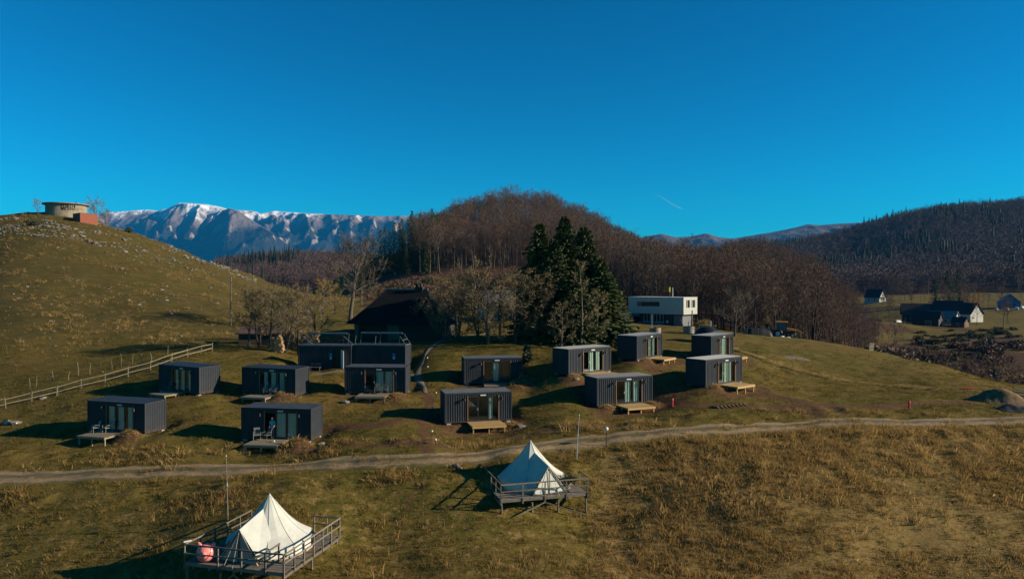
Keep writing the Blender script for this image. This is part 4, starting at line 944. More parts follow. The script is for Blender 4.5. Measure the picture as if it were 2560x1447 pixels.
# ---------------------------------------------------------------- shower containers with roof frames
def make_shower(k, label, open_door, side):
    o, u, n, zb = cab_frame(k, SHW); c = empty('shower_container', (o.x, o.y, zb), math.atan2(u.y, u.x), label, 'container', 'shower containers with roof frames'); S = M['steel']
    L2 = 3.03
    if open_door:
        def fw(b): corr(b, -2.91, .95, .14, 2.46, .03, -1); corr(b, 1.85, 2.91, .14, 2.46, .03, -1); corr(b, .95, 1.85, 2.1, 2.46, .03, -1)
    else:
        def fw(b): corr(b, -2.91, 2.91, .14, 2.46, .03, -1)
    part('sf%s' % k, 'front_wall', fw, S, c); part('cs', 'side_wall', b_sides, S, c); corner_posts(c); part('cr', 'frame_rail', b_rails, S, c); part('ct', 'roof', b_roof, M['steel_roof'], c)
    part('cl2', 'interior_lining', lambda b: b.box(-2.85, 2.85, 1.2, 1.25, .1, 2.44), M['lining'], c)
    if open_door: part('sd', 'door', lambda b: b.box(0, .045, -.9, 0, .14, 2.08), M['white'], c, (1.85, .02, 0), (0,0,.62))
    part('sg', 'notice_sign', lambda b: b.box(-.16, .16, -.02, -.004, 1.05, 1.75), M['sign_blue'], c, (.72 if open_door else 1.75, 0, 0))
    ns = CACHE['sg']; s2 = part('sg2', 'notice_print', lambda b: (b.box(-.10,-.02,-.026,-.021,1.12,1.36), b.box(.02,.10,-.026,-.021,1.12,1.36)), M['white'], c, (.72 if open_door else 1.75, 0, 0))
    P = M['frame_steel']; hz_ = 3.62
    xs = (-2.7, 2.0) if open_door else (-2.85, -.55, 2.2)
    for x in xs: part('sp', 'frame_post', lambda b: b.bar((0,0,2.6),(.12,0,hz_-.02),.05), P, c, (x, .35, 0))
    for x in xs: part('sp2', 'frame_post', lambda b: b.bar((0,0,2.6),(.12,0,hz_+.1),.05), P, c, (x, 2.1, 0))
    part('sr%s' % k, 'frame_rail_top', lambda b: b.bar((xs[0],2.1,hz_+.12),(xs[-1]+.2,2.1,hz_+.12),.06), P, c)
    part('sb%s' % k, 'frame_rail_base', lambda b: (b.bar((-3.0,.25,2.66),(3.0,.25,2.66),.06), b.bar((-3.0,2.1,2.66),(3.0,2.1,2.66),.06), b.bar((3.0,.25,2.66),(3.0,2.1,2.66),.06)), P, c)
    if open_door:
        for x in (-2.6, 2.05): part('sx', 'diagonal_brace', lambda b: b.bar((0,.35,hz_),(1.15,.35,2.66),.07), P, c, (x, 0, 0))
    else:
        part('sx2', 'diagonal_brace', lambda b: (b.bar((2.3,.35,hz_-.02),(3.0,.35,2.66),.05), b.bar((2.3,2.1,hz_+.1),(3.0,2.1,2.66),.05), b.bar((2.65,.35,3.14),(2.65,2.1,3.2),.04)), P, c)
    segs = ((-2.4, 1.9),) if open_door else ((-2.75, -.65), (-.45, 2.1))
    for a, b_ in segs:   # rolled awning lying along the top rail
        part('sw%s%.1f' % (k, a), 'awning_roll', lambda b: (b.tube([(a,2.1,hz_+.2),(b_,2.1,hz_+.2)], .09, 8)), M['awning'], c)
    return c
M['frame_steel'] = simple('dull_frame_steel', (.15,.155,.16), (.10,.105,.11), .5)
M['sign_blue'] = simple('blue_sign', (.03,.13,.30), (.025,.11,.26), .5)
M['awning'] = simple('blue_grey_awning', (.05,.09,.14), (.04,.07,.11), .7)
make_shower('a', 'dark shower container with open white door and roof frame, below the firewood', True, 1)
make_shower('b', 'dark shower container without door on its front, roof frame before the barn', False, 1)
o, u, n, zb = cab_frame('a', SHW)
bn = empty('bench', c_world(o,u,n,zb,-.75,-.75,-.14), math.atan2(u.y,u.x), 'small dark slatted bench beside the open container door', 'bench')
for i in range(3): part('bs', 'seat_slat', lambda b: b.box(-.6,.6,-.05,.05,.42,.45), M['wood_old'], bn, (0,-.15+.14*i,0))
for i in range(2): part('bk', 'back_slat', lambda b: b.box(-.6,.6,-.015,.015,0,.1), M['wood_old'], bn, (0,.22,.58+.18*i))
for x in (-.5,.5): part('bl', 'leg', lambda b: (b.box(-.03,.03,-.2,.24,.36,.42), b.box(-.03,.03,-.2,-.14,0,.36), b.box(-.03,.03,.18,.24,0,.9)), M['wood_old'], bn, (x,0,0))
# ---------------------------------------------------------------- bell tents on railed timber platforms
def tent_mesh(R0, H, wall, n=10, sub=6, rot=0.0, door=None):
    b = MB(); ring = []
    for j in range(n*2):
        a = rot+math.pi*j/n; r = R0*(1.0 if j % 2 == 0 else .955); ring.append((a, r))
    rows = 9; base = len(b.v)
    for i in range(rows+1):
        t = i/rows
        for a, r in ring:
            sag = -.24*math.sin(math.pi*t)*(1+.15*math.cos(a*n)); rr = r*(1-t)+.03*t; z = wall+(H-wall)*t+sag*(1-.2*t)
            rr *= (1-.05*math.sin(math.pi*t)); b.v.append((rr*math.cos(a), rr*math.sin(a), z))
    m = len(ring)
    for i in range(rows):
        for j in range(m): p = base+i*m+j; q = base+i*m+(j+1) % m; b.f.append((p, q, q+m, p+m))
    return b, ring
def make_tent(loc, rz, door_dir, label, grp, flap_open):
    c = empty('bell_tent', loc, rz, label, 'tent', grp); b, ring = tent_mesh(2.45, 3.0, .62, rot=door_dir)
    # the roof, lifted over the door frame
    dv = Vector((math.cos(door_dir), math.sin(door_dir), 0)); sv = Vector((-dv.y, dv.x, 0))
    b.build('canopy', M['canvas'], c, smooth=False)
    w = MB(); m = len(ring); k = 0
    for a, r in ring: w.v += [(r*.985*math.cos(a), r*.985*math.sin(a), .0), (r*.985*math.cos(a), r*.985*math.sin(a), .60)]
    for j in range(m):
        if min(abs(j-0), abs(j-m)) < 1 or j == m-1: continue
        a, q = 2*j, 2*((j+1) % m); w.f.append((a, q, q+1, a+1))
    w.build('wall', M['canvas_wall'], c)
    v = MB(); v.lathe([(2.5,.0),(2.5,.10),(2.46,.10),(2.46,.0)], 20); v.build('groundsheet', M['groundsheet'], c)
    for j in range(0, m, 2):      # sewn seams between the gores
        MB().tube([Vector(b.v[i*m+j])*1.004+Vector((0,0,.006)) for i in range(0, 10)], .009, 4).build('seam', M['canvas_trim'], c)
    # A-frame porch
    apex = dv*2.50+Vector((0,0,1.78)); lf, rt = dv*2.60+sv*1.32, dv*2.60-sv*1.32; top = Vector((0,0,2.34))+dv*.52
    pr = MB(); k1 = dv*1.55+sv*1.55+Vector((0,0,.60)); k2 = dv*1.55-sv*1.55+Vector((0,0,.60))
    pr.poly([top, apex, lf+Vector((0,0,.35)), k1]); pr.poly([top, k2, rt+Vector((0,0,.35)), apex]); pr.build('porch_canopy', M['canvas'], c)
    dr = MB(); q = dv*-.06
    dr.poly([apex+q-Vector((0,0,.1)), lf+q+sv*-.06, dv*2.56+sv*.02]); dr.build('door_flap', M['canvas'] if flap_open else M['canvas_door'], c)
    dr = MB(); dr.poly([apex+q-Vector((0,0,.1)), dv*2.56-sv*.02, rt+q+sv*.06]); dr.build('door_flap', M['canvas'] if flap_open else M['canvas_door'], c)
    MB().bar(apex+dv*.02, lf+dv*.02, .05).bar(apex+dv*.02, rt+dv*.02, .05).build('door_frame', M['canvas_trim'], c)
    MB().bar(dv*2.6, apex+dv*.03, .04).build('door_zip', M['black'], c)
    MB().tube([(0,0,.0),(0,0,3.02),(0,0,3.10)], [.03,.03,.012], 8).build('centre_pole', M['galv'], c)
    MB().lathe([(.16,2.78),(.09,2.93),(.045,3.03),(0,3.05)], 12).build('peak_cap', M['canvas'], c)
    for s in (-1, 1): MB().bar(apex-sv*.0, dv*3.4+sv*s*.5*.6, .018).build('guy_rope', M['canvas_trim'], c)
    for j in range(0, m, 4):
        a, r = ring[j]
        if abs(math.atan2(math.sin(a-door_dir), math.cos(a-door_dir))) < .7: continue
        MB().bar((r*math.cos(a), r*math.sin(a), .64), (2.95*math.cos(a), 2.95*math.sin(a), .05), .014).build('guy_rope', M['canvas_trim'], c)
    return c
M['canvas_wall'] = simple('canvas_side_wall', (.58,.56,.48), (.48,.46,.39), .9, 2.2)
M['canvas_trim'] = simple('canvas_trim', (.40,.36,.28), None, .9)
def make_platform(P1, P2, z, size, label, grp, gap_side, rails):
    """square plank platform on posts; P1, P2 its two front corners"""
    u = (Vector((P2[0]-P1[0], P2[1]-P1[1], 0))).normalized(); n = Vector((-u.y, u.x, 0)); c = empty('timber_platform', (P1[0], P1[1], z), math.atan2(u.y, u.x), label, 'platform', grp); wd = M['wood_old']
    def wl(x, y): return Vector((P1[0], P1[1], 0))+u*x+n*y
    rng = random.Random(int(z*100)); npl = int(size/.15)
    for i in range(npl): part('pl%.2f' % size, 'plank', lambda b: b.box(0, size, -.068, .068, -.035, 0), wd, c, (rng.uniform(-.03,.03), .075+.15*i, rng.uniform(-.004,.004)))
    for y in (.06, size*.33, size*.66, size-.06): part('pj%.2f' % size, 'joist', lambda b: b.box(.02, size-.02, -.05, .05, -.2, -.037), wd, c, (0, y, 0))
    for x in (.06, size*.25, size*.5, size*.75, size-.06): part('pk%.2f' % size, 'cross_beam', lambda b: b.box(-.05, .05, .02, size-.02, -.36, -.202), wd, c, (x, 0, 0))
    posts = []
    for x in (.1, size*.36, size*.66, size-.1):
        for y in (.12, size*.5, size-.12):
            p = wl(x, y); h = z-gz(p.x, p.y)
            if h > .45:
                lx = rng.uniform(-.06,.06); MB().tube([(lx,0,-h-.3),(0,0,-.36)], [.075,.065], 7).build('support_post', wd, c, (x, y, 0)); posts.append((x, y, h))
    for (x0, x1) in ((size*.5, size*.18), (size*.5, size*.95)):
        p = wl(x1, .0); h = z-gz(p.x, p.y)
        if h > .6: MB().bar((x0, .05, -.4), (x1, -.5, -h+.1), .07).build('diagonal_brace', wd, c)
    # rails
    for (ax, ay, bx, by, np_) in rails:
        A, B = Vector((ax, ay, 0)), Vector((bx, by, 0)); d = (B-A)
        for i in range(np_+1):
            q = A+d*(i/np_); MB().bar((q.x, q.y, -.32), (q.x+rng.uniform(-.02,.02), q.y, 1.0), .075).build('rail_post', wd, c)
        for hgt, w_ in ((.98, .085), (.52, .07)):
            off = d.normalized().cross(Vector((0,0,1)))*.06
            MB().bar(A+off+Vector((0,0,hgt+rng.uniform(-.02,.02))), B+off+Vector((0,0,hgt+rng.uniform(-.02,.02))), .045, w_).build('rail', wd, c)
    return c, u, n
def pz(px, py, z):
    D = (CZ-z)*F/(py-HZ); return ((px-1280)/F*D, D)
# lower tent
Z1 = CZ-15.14; a, b_ = pz(461, 1404, Z1), pz(705, 1431, Z1); S1 = 6.1
plat1, u1, n1 = make_platform(a, b_, Z1, S1, 'grey railed timber platform carrying the tent with the pink inflatable', 'tent platforms', 0,
   [(0,0,2.1,0,1),(2.1,0,S1-1.1,0,2),(S1-1.1,0,S1,0,1),(S1,0,S1,S1,6),(0,0,0,2.6,2),(0,2.6,.0,S1,3),(S1*.72,S1,S1,S1,2),(S1-1.1,0,S1-1.1,1.3,1)])
q = Vector((a[0], a[1], 0))+u1*(S1*.52)+n1*(S1*.53)
tent1 = make_tent((q.x, q.y, Z1), 0, math.radians(-110), 'cream canvas bell tent with closed grey door on the lower platform', 'bell tents on platforms', False)
# upper tent
Z2 = CZ-14.03; a2, b2 = pz(1251.6, 1249.6, Z2), pz(1472.7, 1230.7, Z2); S2 = 6.1
plat2, u2, n2 = make_platform(a2, b2, Z2, S2, 'grey railed timber platform on splayed posts carrying the tent beside the track', 'tent platforms', 0,
   [(0,0,S2,0,4),(0,0,0,S2*.6,3),(0,S2*.6,0,S2,2),(S2,0,S2,1.6,1),(0,S2,2.0,S2,1)])
q2 = Vector((a2[0], a2[1], 0))+u2*(S2*.50)+n2*(S2*.52)
tent2 = make_tent((q2.x, q2.y, Z2), 0, math.radians(-62), 'cream canvas bell tent with pale open door on the upper platform', 'bell tents on platforms', True)
# slim aerial masts beside the tents
def mast(px, D, h, lean, label, pale):
    g = G(px, D); c = empty('mast', g, 0, label, 'pole', 'slim masts beside the tents')
    MB().tube([(0,0,-.3),(lean*.5,0,h*.55),(lean,0,h)], [.045,.032,.022], 7).build('pole', M['galv'] if pale else M['wood_old'], c)
    MB().tube([(lean*.5,0,h*.53),(lean*.52,0,h*.58)], [.06,.06], 8).build('clamp', M['galv'], c); MB().lathe([(0,.08),(.04,.05),(.04,0),(0,0)], 8).build('cap', M['white'], c, (lean,0,h))
mast(570, 45.6, 4.0, -.12, 'slim grey mast behind the lower tent platform', False); mast(1441, 53.5, 3.3, .22, 'slim pale leaning mast behind the upper tent', True)
# inflatable pig leaning on the rail
def inflatable():
    p = Vector((a[0], a[1], Z1))+u1*1.05+n1*.45; c = empty('inflatable_pig', p, math.atan2(u1.y, u1.x)+.25, 'round pink inflatable animal with two ears by the platform rail', 'inflatable')
    b = MB(); prof = [(0,.02)]+[(.52*math.sin(math.pi*i/12)**.75, .46-.46*math.cos(math.pi*i/12)) for i in range(1,12)]+[(0,.92)]
    b.lathe(prof, 22); b.build('body', M['pink'], c, smooth=True)
    for s in (-1, 1):
        e = MB(); e.lathe([(0,-.06),(.14,0),(.15,.08),(.09,.22),(0,.30)], 12); o_ = e.build('ear', M['pink'], c, (s*.34, 0, .78), (0, s*.45, 0), smooth=True); o_.scale = (1,.6,1)
    sn = MB().lathe([(0,.12),(.15,.12),(.18,.05),(.16,-.02)], 16).build('snout', M['pink'], c, (.05,-.44,.5), (R(90),0,0), smooth=True)
    for s in (-1, 1): MB().lathe([(0,.02),(.03,.02),(.03,0)], 8).build('nostril', M['black'], sn, (s*.06,0,.12))
    MB().tube([(-.18,-.47,.28),(-.06,-.51,.24),(.1,-.51,.24),(.2,-.47,.29)], .012, 5).build('mouth', M['black'], c)
inflatable()
# small things on the platforms
def parasol_base(p, label): 
    c = empty('folding_table', p, .3, label, 'table'); MB().lathe([(0,.5),(.3,.5),(.3,.53),(0,.53)], 18).build('table_top', M['wood_old'], c)
    for i in range(3): aa = i*2.1; MB().bar((.2*math.cos(aa),.2*math.sin(aa),0),(-.1*math.cos(aa),-.1*math.sin(aa),.5),.03).build('leg', M['black'], c)
parasol_base(Vector((a[0],a[1],Z1))+u1*4.2+n1*.8, 'small round table at the rail corner of the lower platform')
lt = MB().box(-.24,.24,-.05,.05,0,.05).build('lantern_shelf', M['white'], None, Vector((a2[0],a2[1],Z2+1.03))+u2*.4+n2*(S2*.98), (0,0,math.atan2(u2.y,u2.x))); tag(lt, 'pale flat lamp on the rear rail of the upper platform', 'lamp')
lt = MB().box(-.2,.2,-.05,.05,0,.06).build('lantern_shelf', M['white'], None, Vector((a[0],a[1],Z1+1.03))+n1*.25, (0,0,math.atan2(u1.y,u1.x)+.9)); tag(lt, 'pale flat lamp on the outer corner post of the lower platform', 'lamp')
# potted shrub behind the upper tent
pb = empty('potted_shrub', Vector((a2[0],a2[1],Z2))+u2*5.2+n2*1.5, 0, 'dark leafy shrub in a pot at the sunny end of the upper platform', 'plant')
bush(5, .95, .75, 320, .13).build('foliage', M['juniper'], pb, (0,0,.25)); MB().lathe([(0,0),(.2,0),(.28,.35),(.24,.35),(.2,.04)], 14).build('pot', M['groundsheet'], pb)
# ---------------------------------------------------------------- buildings
def gable_house(name, loc, yaw, L, Wd, hw, hr, wall, roofm, label, over=.4, windows=(), door=None, chimney=None, gable=None, group=None, base=1.2):
    """ridge along local x; windows: (face, along, height, width, tall) with face in f b l r"""
    c = empty(name, loc, yaw, label, 'house', group); w = MB(); a, b = L/2, Wd/2
    w.box(-a, a, -b, b, -base, hw); k = len(w.v)
    for x in (-a, a): w.v += [(x,-b,hw),(x,b,hw),(x,0,hw+hr)]
    w.f += [(k,k+2,k+1),(k+3,k+4,k+5)]; w.build('wall', wall, c)
    sl = math.hypot(b, hr); r = MB(); oy = over*b/sl; oz = over*hr/sl; t = .14
    for s in (-1, 1):
        q = [(-a-over, s*(b+oy), hw-oz+.03),(a+over, s*(b+oy), hw-oz+.03),(a+over, 0, hw+hr+.03),(-a-over, 0, hw+hr+.03)]
        n = Vector((0, s*hr/sl, b/sl))*t; q2 = [tuple(Vector(p)+n) for p in q]
        q2[2] = (q2[2][0], 0, hw+hr+.03+t*sl/b); q2[3] = (q2[3][0], 0, hw+hr+.03+t*sl/b)
        r.add(q+q2, [(0,1,2,3),(4,7,6,5),(0,4,5,1),(1,5,6,2),(3,2,6,7),(0,3,7,4)] if s < 0 else [(3,2,1,0),(5,6,7,4),(1,5,4,0),(2,6,5,1),(7,6,2,3),(4,7,3,0)])
    rf = r.build('roof', roofm, c)
    if chimney: x, y, h = chimney; MB().box(x-.3, x+.3, y-.3, y+.3, hw+.3, hw+hr+h).build('chimney', M['brick_dull'], rf)
    def place(face, s, z, wdt, tall, nm, mat, fm):
        g = MB(); fr = MB(); pr = .06
        def bx(m_, x0, x1, z0, z1, d0, d1):
            if face == 'f': m_.box(x0, x1, -b-d1, -b-d0, z0, z1)
            elif face == 'b': m_.box(x0, x1, b+d0, b+d1, z0, z1)
            elif face == 'l': m_.box(-a-d1, -a-d0, x0, x1, z0, z1)
            else: m_.box(a+d0, a+d1, x0, x1, z0, z1)
        f0 = .08
        for x0, x1, z0, z1 in ((s-wdt/2, s+wdt/2, z-f0, z), (s-wdt/2, s+wdt/2, z+tall, z+tall+f0), (s-wdt/2-f0, s-wdt/2, z-f0, z+tall+f0), (s+wdt/2, s+wdt/2+f0, z-f0, z+tall+f0)): bx(fr, x0, x1, z0, z1, .003, pr)
        wf = fr.build('window' if nm == 'pane' else 'door', fm, c); bx(g, s-wdt/2, s+wdt/2, z, z+tall, .004, .03); g.build(nm, mat, wf)
    for wn in windows: place(*wn, 'pane', M['dark_glass'], M['white'])
    if door: place(*door, 'door_leaf', M['wood_old'], M['white'])
    return c
M['brick_dull'] = simple('dull_brick', (.17,.09,.065), (.11,.06,.045), .95, 4)
M['render_white'] = simple('white_render', (.37,.365,.315), (.33,.325,.28), .9, 1.5)
M['render_blue'] = simple('blue_boards', (.05,.16,.33), (.04,.12,.26), .8, 2, (1,1,6))
M['roof_black'] = simple('black_roof', (.022,.022,.025), (.015,.015,.018), .85, 2, (1,1,5), .3)
M['roof_brown'] = simple('brown_tiles', (.085,.045,.035), (.05,.03,.025), .9, 3, (1,1,5), .4)
M['roof_grey'] = simple('grey_sheet_roof', (.20,.19,.19), (.15,.145,.145), .5, 2)
M['wood_dark'] = simple('dark_boarding', (.045,.035,.028), (.028,.022,.018), .9, 3, (6,6,1), .3)
M['wood_brown'] = simple('brown_boarding', (.15,.085,.05), (.10,.055,.035), .9, 3, (6,6,1), .3)
M['brick_red'] = simple('red_brick', (.24,.075,.045), (.17,.055,.032), .95, 4)
M['grey_panel'] = simple('grey_cladding', (.11,.112,.118), (.09,.092,.098), .6, 1)
M['tank'] = simple('stained_concrete', (.24,.20,.14), (.165,.125,.085), .95, .7, None, .2)
M['slab'] = simple('weathered_slab', (.22,.18,.14), (.14,.11,.085), .95, 1.5, None, .3)
# ---- white lodge
def lodge():
    D = 137.0; yaw = R(-44); u = Vector((math.cos(yaw), math.sin(yaw), 0)); n = Vector((-u.y, u.x, 0)); C = Vector(((1709-1280)/F*D, D, 0)); zt = CZ-2.48; zb = CZ-5.68; zg = gz(C.x, C.y)
    L, Wd = 12.6, 5.1; org = C-u*L; c = empty('lodge', (org.x, org.y, zg), yaw, 'modern lodge with a cantilevered white upper box and dark glazed ground floor', 'building'); H0 = zb-zg; H1 = zt-zg
    up = MB()
    # white box with reveals for the ribbon window and the end windows
    def wall_x(y0, y1, holes, x0=0, x1=L):
        xs = x0
        for (a_, b_, z0, z1) in holes: up.box(xs, a_, y0, y1, H0, H1); up.box(a_, b_, y0, y1, H0, z0); up.box(a_, b_, y0, y1, z1, H1); xs = b_
        up.box(xs, x1, y0, y1, H0, H1)
    rb = (2.0, 7.3, H1-1.75, H1-.85); wall_x(0, .18, [rb]); wall_x(Wd-.18, Wd, [])
    up.box(0, .18, .18, Wd-.18, H0, H1)
    ys = .18
    for (a_, b_, z0, z1) in ((1.0, 2.35, H1-1.9, H1-.45), (2.95, 4.3, H1-1.9, H1-.45)): up.box(L-.18, L, ys, a_, H0, H1); up.box(L-.18, L, a_, b_, H0, z0); up.box(L-.18, L, a_, b_, z1, H1); ys = b_
    up.box(L-.18, L, ys, Wd-.18, H0, H1); up.box(.18, L-.18, .18, Wd-.18, H0+.002, H0+.2)
    up.build('upper_wall', M['render_white'], c)
    rf = MB().box(-.05, L+.05, -.05, Wd+.05, H1+.003, H1+.10).build('roof', M['white'], c)
    for x, h, m in ((8.6, 2.0, M['yellow']), (9.3, 1.95, M['galv'])): MB().tube([(x, 1.5, H1+.1), (x, 1.5, H1+h-.9), (x, 1.5, H1+h)], [.09, .09, .09], 8).build('flue', M['galv'] if h < 1.99 else M['black'], rf)
    MB().tube([(8.6, 1.5, H1+1.1), (8.6, 1.5, H1+2.02)], [.13, .16], 8).build('flue_cap', M['yellow'], rf)
    wn = MB().box(2.0, 7.3, .05, .10, rb[2], rb[2]+.06).box(2.0, 7.3, .05, .10, rb[3]-.06, rb[3]).build('window', M['frame'], c)
    for i in range(5): MB().box(2.0+1.06*i+.03, 2.0+1.06*(i+1)-.03, .07, .09, rb[2]+.06, rb[3]-.06).build('pane', M['dark_glass'] if i != 0 else M['trim_wood'], wn)
    for a_, b_ in ((1.0, 2.35), (2.95, 4.3)):
        w2 = MB().box(L-.12, L-.06, a_, a_+.07, H1-1.9, H1-.45).box(L-.12, L-.06, b_-.07, b_, H1-1.9, H1-.45).box(L-.12, L-.06, (a_+b_)/2-.22, (a_+b_)/2-.13, H1-1.9, H1-.45).build('window', M['white'], c)
        MB().box(L-.10, L-.08, a_+.07, b_-.07, H1-1.9, H1-.45).build('pane', M['dark_glass'], w2)
    # ground floor
    g = MB(); g.box(.3, 9.6, 1.2, 4.8, -1.2, H0-.004); g.build('ground_floor_wall', M['frame'], c)
    pl = MB().box(1.6, 7.6, .95, 1.19, -1.0, .62).build('plinth_wall', M['grey_panel'], c)
    ml = MB().box(2.9, 7.6, 1.02, 1.17, .63, .72).build('window', M['white'], c)
    for i in range(7): MB().box(2.95+.74*i, 2.95+.74*i+.08, 1.04, 1.16, .72, H0-.1).build('mullion', M['white'], ml)
    for i in range(6): MB().box(3.04+.74*i, 3.04+.74*i+.64, 1.12, 1.14, .74, H0-.12).build('pane', M['dark_glass'], ml)
    MB().box(9.9, 11.9, .8, 4.6, -1.2, H0-.25).build('end_pier', M['grey_panel'], c)
    en = MB().box(7.7, 9.5, 1.0, 1.18, .0, .12).box(7.7, 7.85, 1.0, 1.18, .12, 2.0).box(9.35, 9.5, 1.0, 1.18, .12, 2.0).build('entrance', M['frame'], c)
    MB().box(8.2, 8.7, .9, .98, .55, 1.0).build('white_notice', M['white'], en)
    cn = MB().box(.1, 2.6, .1, 1.15, H0-.6, H0-.45).build('canopy', M['awning'], c)
    MB().box(.1, 2.6, .08, .10, H0-.45, H0+.9).build('glass_balustrade', M['awning'], cn)
    dr = MB().box(.9, 2.2, 1.02, 1.17, 0, 2.05).build('door', M['frame'], c)
    for i in range(2): MB().box(1.0+.6*i, 1.5+.6*i, 1.0, 1.015, .1, 1.95).build('pane', M['dark_glass'], dr)
    # left wing
    q = G(1546, 126); wy = R(12); w = empty('lodge_wing', (q.x, q.y, q.z), wy, 'low grey flat roofed wing partly behind the spruces', 'building')
    b = MB(); b.box(-2.2, -.4, 0, 4, -1, 2.15); b.box(.75, 1.6, 0, 4, -1, 2.15); b.box(-.4, .75, 0, 4, -1, .25); b.box(-.4, .75, 0, 4, 1.85, 2.15); b.build('wall', M['grey_panel'], w)
    MB().box(-2.3, 1.75, -.1, 4.1, 2.153, 2.28).build('roof', M['roof_grey'], w)
    wf = MB().box(-.4, -.33, .05, .12, .25, 1.85).box(.68, .75, .05, .12, .25, 1.85).box(.14, .21, .05, .12, .25, 1.85).build('window', M['frame'], w)
    for i in range(2): MB().box(-.33+.54*i, .14+.54*i, .07, .09, .25, 1.85).build('pane', M['dark_glass'], wf)
M['yellow'] = simple('yellow_cap', (.62,.52,.03), None, .5)
lodge()
# ---- dark old barn with a great hipped roof
def barn():
    D = 98.0; x0, x1 = (893-1280)/F*D, (1142-1280)/F*D; cx_ = (x0+x1)/2; zr = CZ-(724-HZ)/F*100.; ze = CZ-(806-HZ)/F*98.; L = x1-x0; Wd = 10.0
    zg = gz(cx_, D); c = empty('barn', (cx_, D, zg), R(-12), 'big black barn with a steep hipped shingle roof and two chimneys', 'barn'); he = ze-zg; hr = zr-zg; a, b = L/2, Wd/2
    w = MB(); w.box(-a+.9, a-.9, -b+1.0, b-1.0, -1.5, he+.5); w.build('wall', M['wood_dark'], c)
    r = MB(); rl = 2.9; rows = 22; lv = []
    for i in range(rows+1):    # shingle courses, each lapping over the one below
        t = i/rows; tt = t**.92; xa = -a+(a-rl)*tt; y = b*(1-tt); z = he+(hr-he)*t; lv.append((xa, y, z))
    for i in range(rows):
        (xa, y, z), (xb, y2, z2) = lv[i], lv[i+1]; k = .06
        lo = [(xa-k,-y-k,z),(-xa+k,-y-k,z),(-xa+k,y+k,z),(xa-k,y+k,z)]; hi = [(xb,-y2,z2-.01),(-xb,-y2,z2-.01),(-xb,y2,z2-.01),(xb,y2,z2-.01)]; un = [(xa,-y,z),(-xa,-y,z),(-xa,y,z),(xa,y,z)]
        r.add(lo+hi+un, [(0,1,5,4),(1,2,6,5),(2,3,7,6),(3,0,4,7),(8,9,1,0),(9,10,2,1),(10,11,3,2),(11,8,0,3)])
    rf = r.build('roof', M['thatch'], c); MB().box(-rl-.1, rl+.1, -.16, .16, hr-.03, hr+.12).build('ridge_cap', M['roof_grey'], rf)
    ch = MB().box(1.25, 2.35, -.35, .35, hr-1.0, hr+.4).box(1.3, 1.6, -.25, .25, hr+.4, hr+.85).box(1.9, 2.15, -.25, .25, hr+.4, hr+.85).build('chimney', M['wood_dark'], rf)
    MB().box(2.2, 2.7, -3.6, -3.1, -1, hr-1.9).build('outer_chimney', M['wood_dark'], c)
    MB().box(-a+1.2, -a+1.7, -b+.5, -b+.9, -1.4, he+.3).build('porch_pillar', M['wood_old'], c)
    dd = MB().box(-1.2, .4, -b+.93, -b+.985, -.4, 1.9).build('door', M['wood_old'], c)
barn()
# ---- round concrete water tank and its brick annex on the stony hill
def tank():
    D = 196.0; px = 166; R0 = 4.9; p = G(px, D); c = empty('water_tank', (p.x, p.y, p.z-.55), 0, 'round weathered concrete water tank with an overhanging slab roof', 'tank')
    b = MB(); b.lathe([(R0,-1.2),(R0,0),(R0,2.9),(0,2.9)], 48); b.build('wall', M['tank'], c, smooth=False)
    s = MB(); s.lathe([(0,2.9),(R0+.75,2.92),(R0+.8,3.18),(R0*.6,3.36),(0,3.42)], 48); s.build('roof_slab', M['slab'], c)
    for x in (-2.4, 2.5): MB().tube([(x,0,3.3),(x,0,3.85)], .12, 8).build('vent_pipe', M['black'], c)
    # dark painted letters, too worn to read, following the curve of the wall
    g = MB(); rng = random.Random(3)
    for row, (z0, hh, n) in enumerate(((1.85, .8, 9), (1.25, .5, 10))):
        for i in range(n):
            aa = -1.30+row*.05+i*.085; 
            def P(da, z): an = aa+da; return Vector(((R0+.03)*math.cos(an), (R0+.03)*math.sin(an), z))
            st = [((0,z0),(0,z0+hh)),((.055,z0),(.055,z0+hh)),((0,z0+hh),(.055,z0+hh)),((0,z0+hh/2),(.055,z0+hh/2)),((0,z0),(.055,z0))]
            for (u0,v0),(u1_,v1) in rng.sample(st, 3): g.bar(P(u0,v0), P(u1_,v1), .09, .09)
    g.build('painted_lettering', M['black'], c)
    q = W(213, 553, 189.5); A = empty('brick_annex', (q.x, q.y, gz(q.x, q.y)), R(52), 'small roofless red brick annex beside the water tank', 'building')
    b = MB(); L, Wd, H = 4.2, 4.6, 2.1
    rows = 14
    w = MB(); w.box(-L/2, L/2, -Wd/2, Wd/2, -1.5, H); w.build('wall', M['brick_red'], A); MB().box(-L/2-.06, L/2+.06, -Wd/2-.06, Wd/2+.06, H+.003, H+.09).build('coping', M['brick_dull'], A)
    MB().box(L/2+.003, L/2+.05, -1.2, -.3, -.2, 1.7).build('door', M['wood_dark'], A)
    MB().tube([(L/2+.4,-Wd/2-.5,-1.2),(L/2+.4,-Wd/2-.5,.7)], .07, 6).build('marker_post', M['brick_red'], A)
tank()
M['roof_cream'] = simple('pinkish_tiles', (.27,.205,.155), (.20,.15,.11), .9, 3, (1,1,5), .3)
p = G(1266, 124); gable_house('cottage', p, R(-18), 8.5, 6, 2.4, 2.3, M['render_white'], M['roof_cream'], 'cottage with pale pinkish roof glimpsed behind the willows', .5, [('f',-2,.9,1,1),('f',2,.9,1,1)], ('f',0,0,.9,1.9))
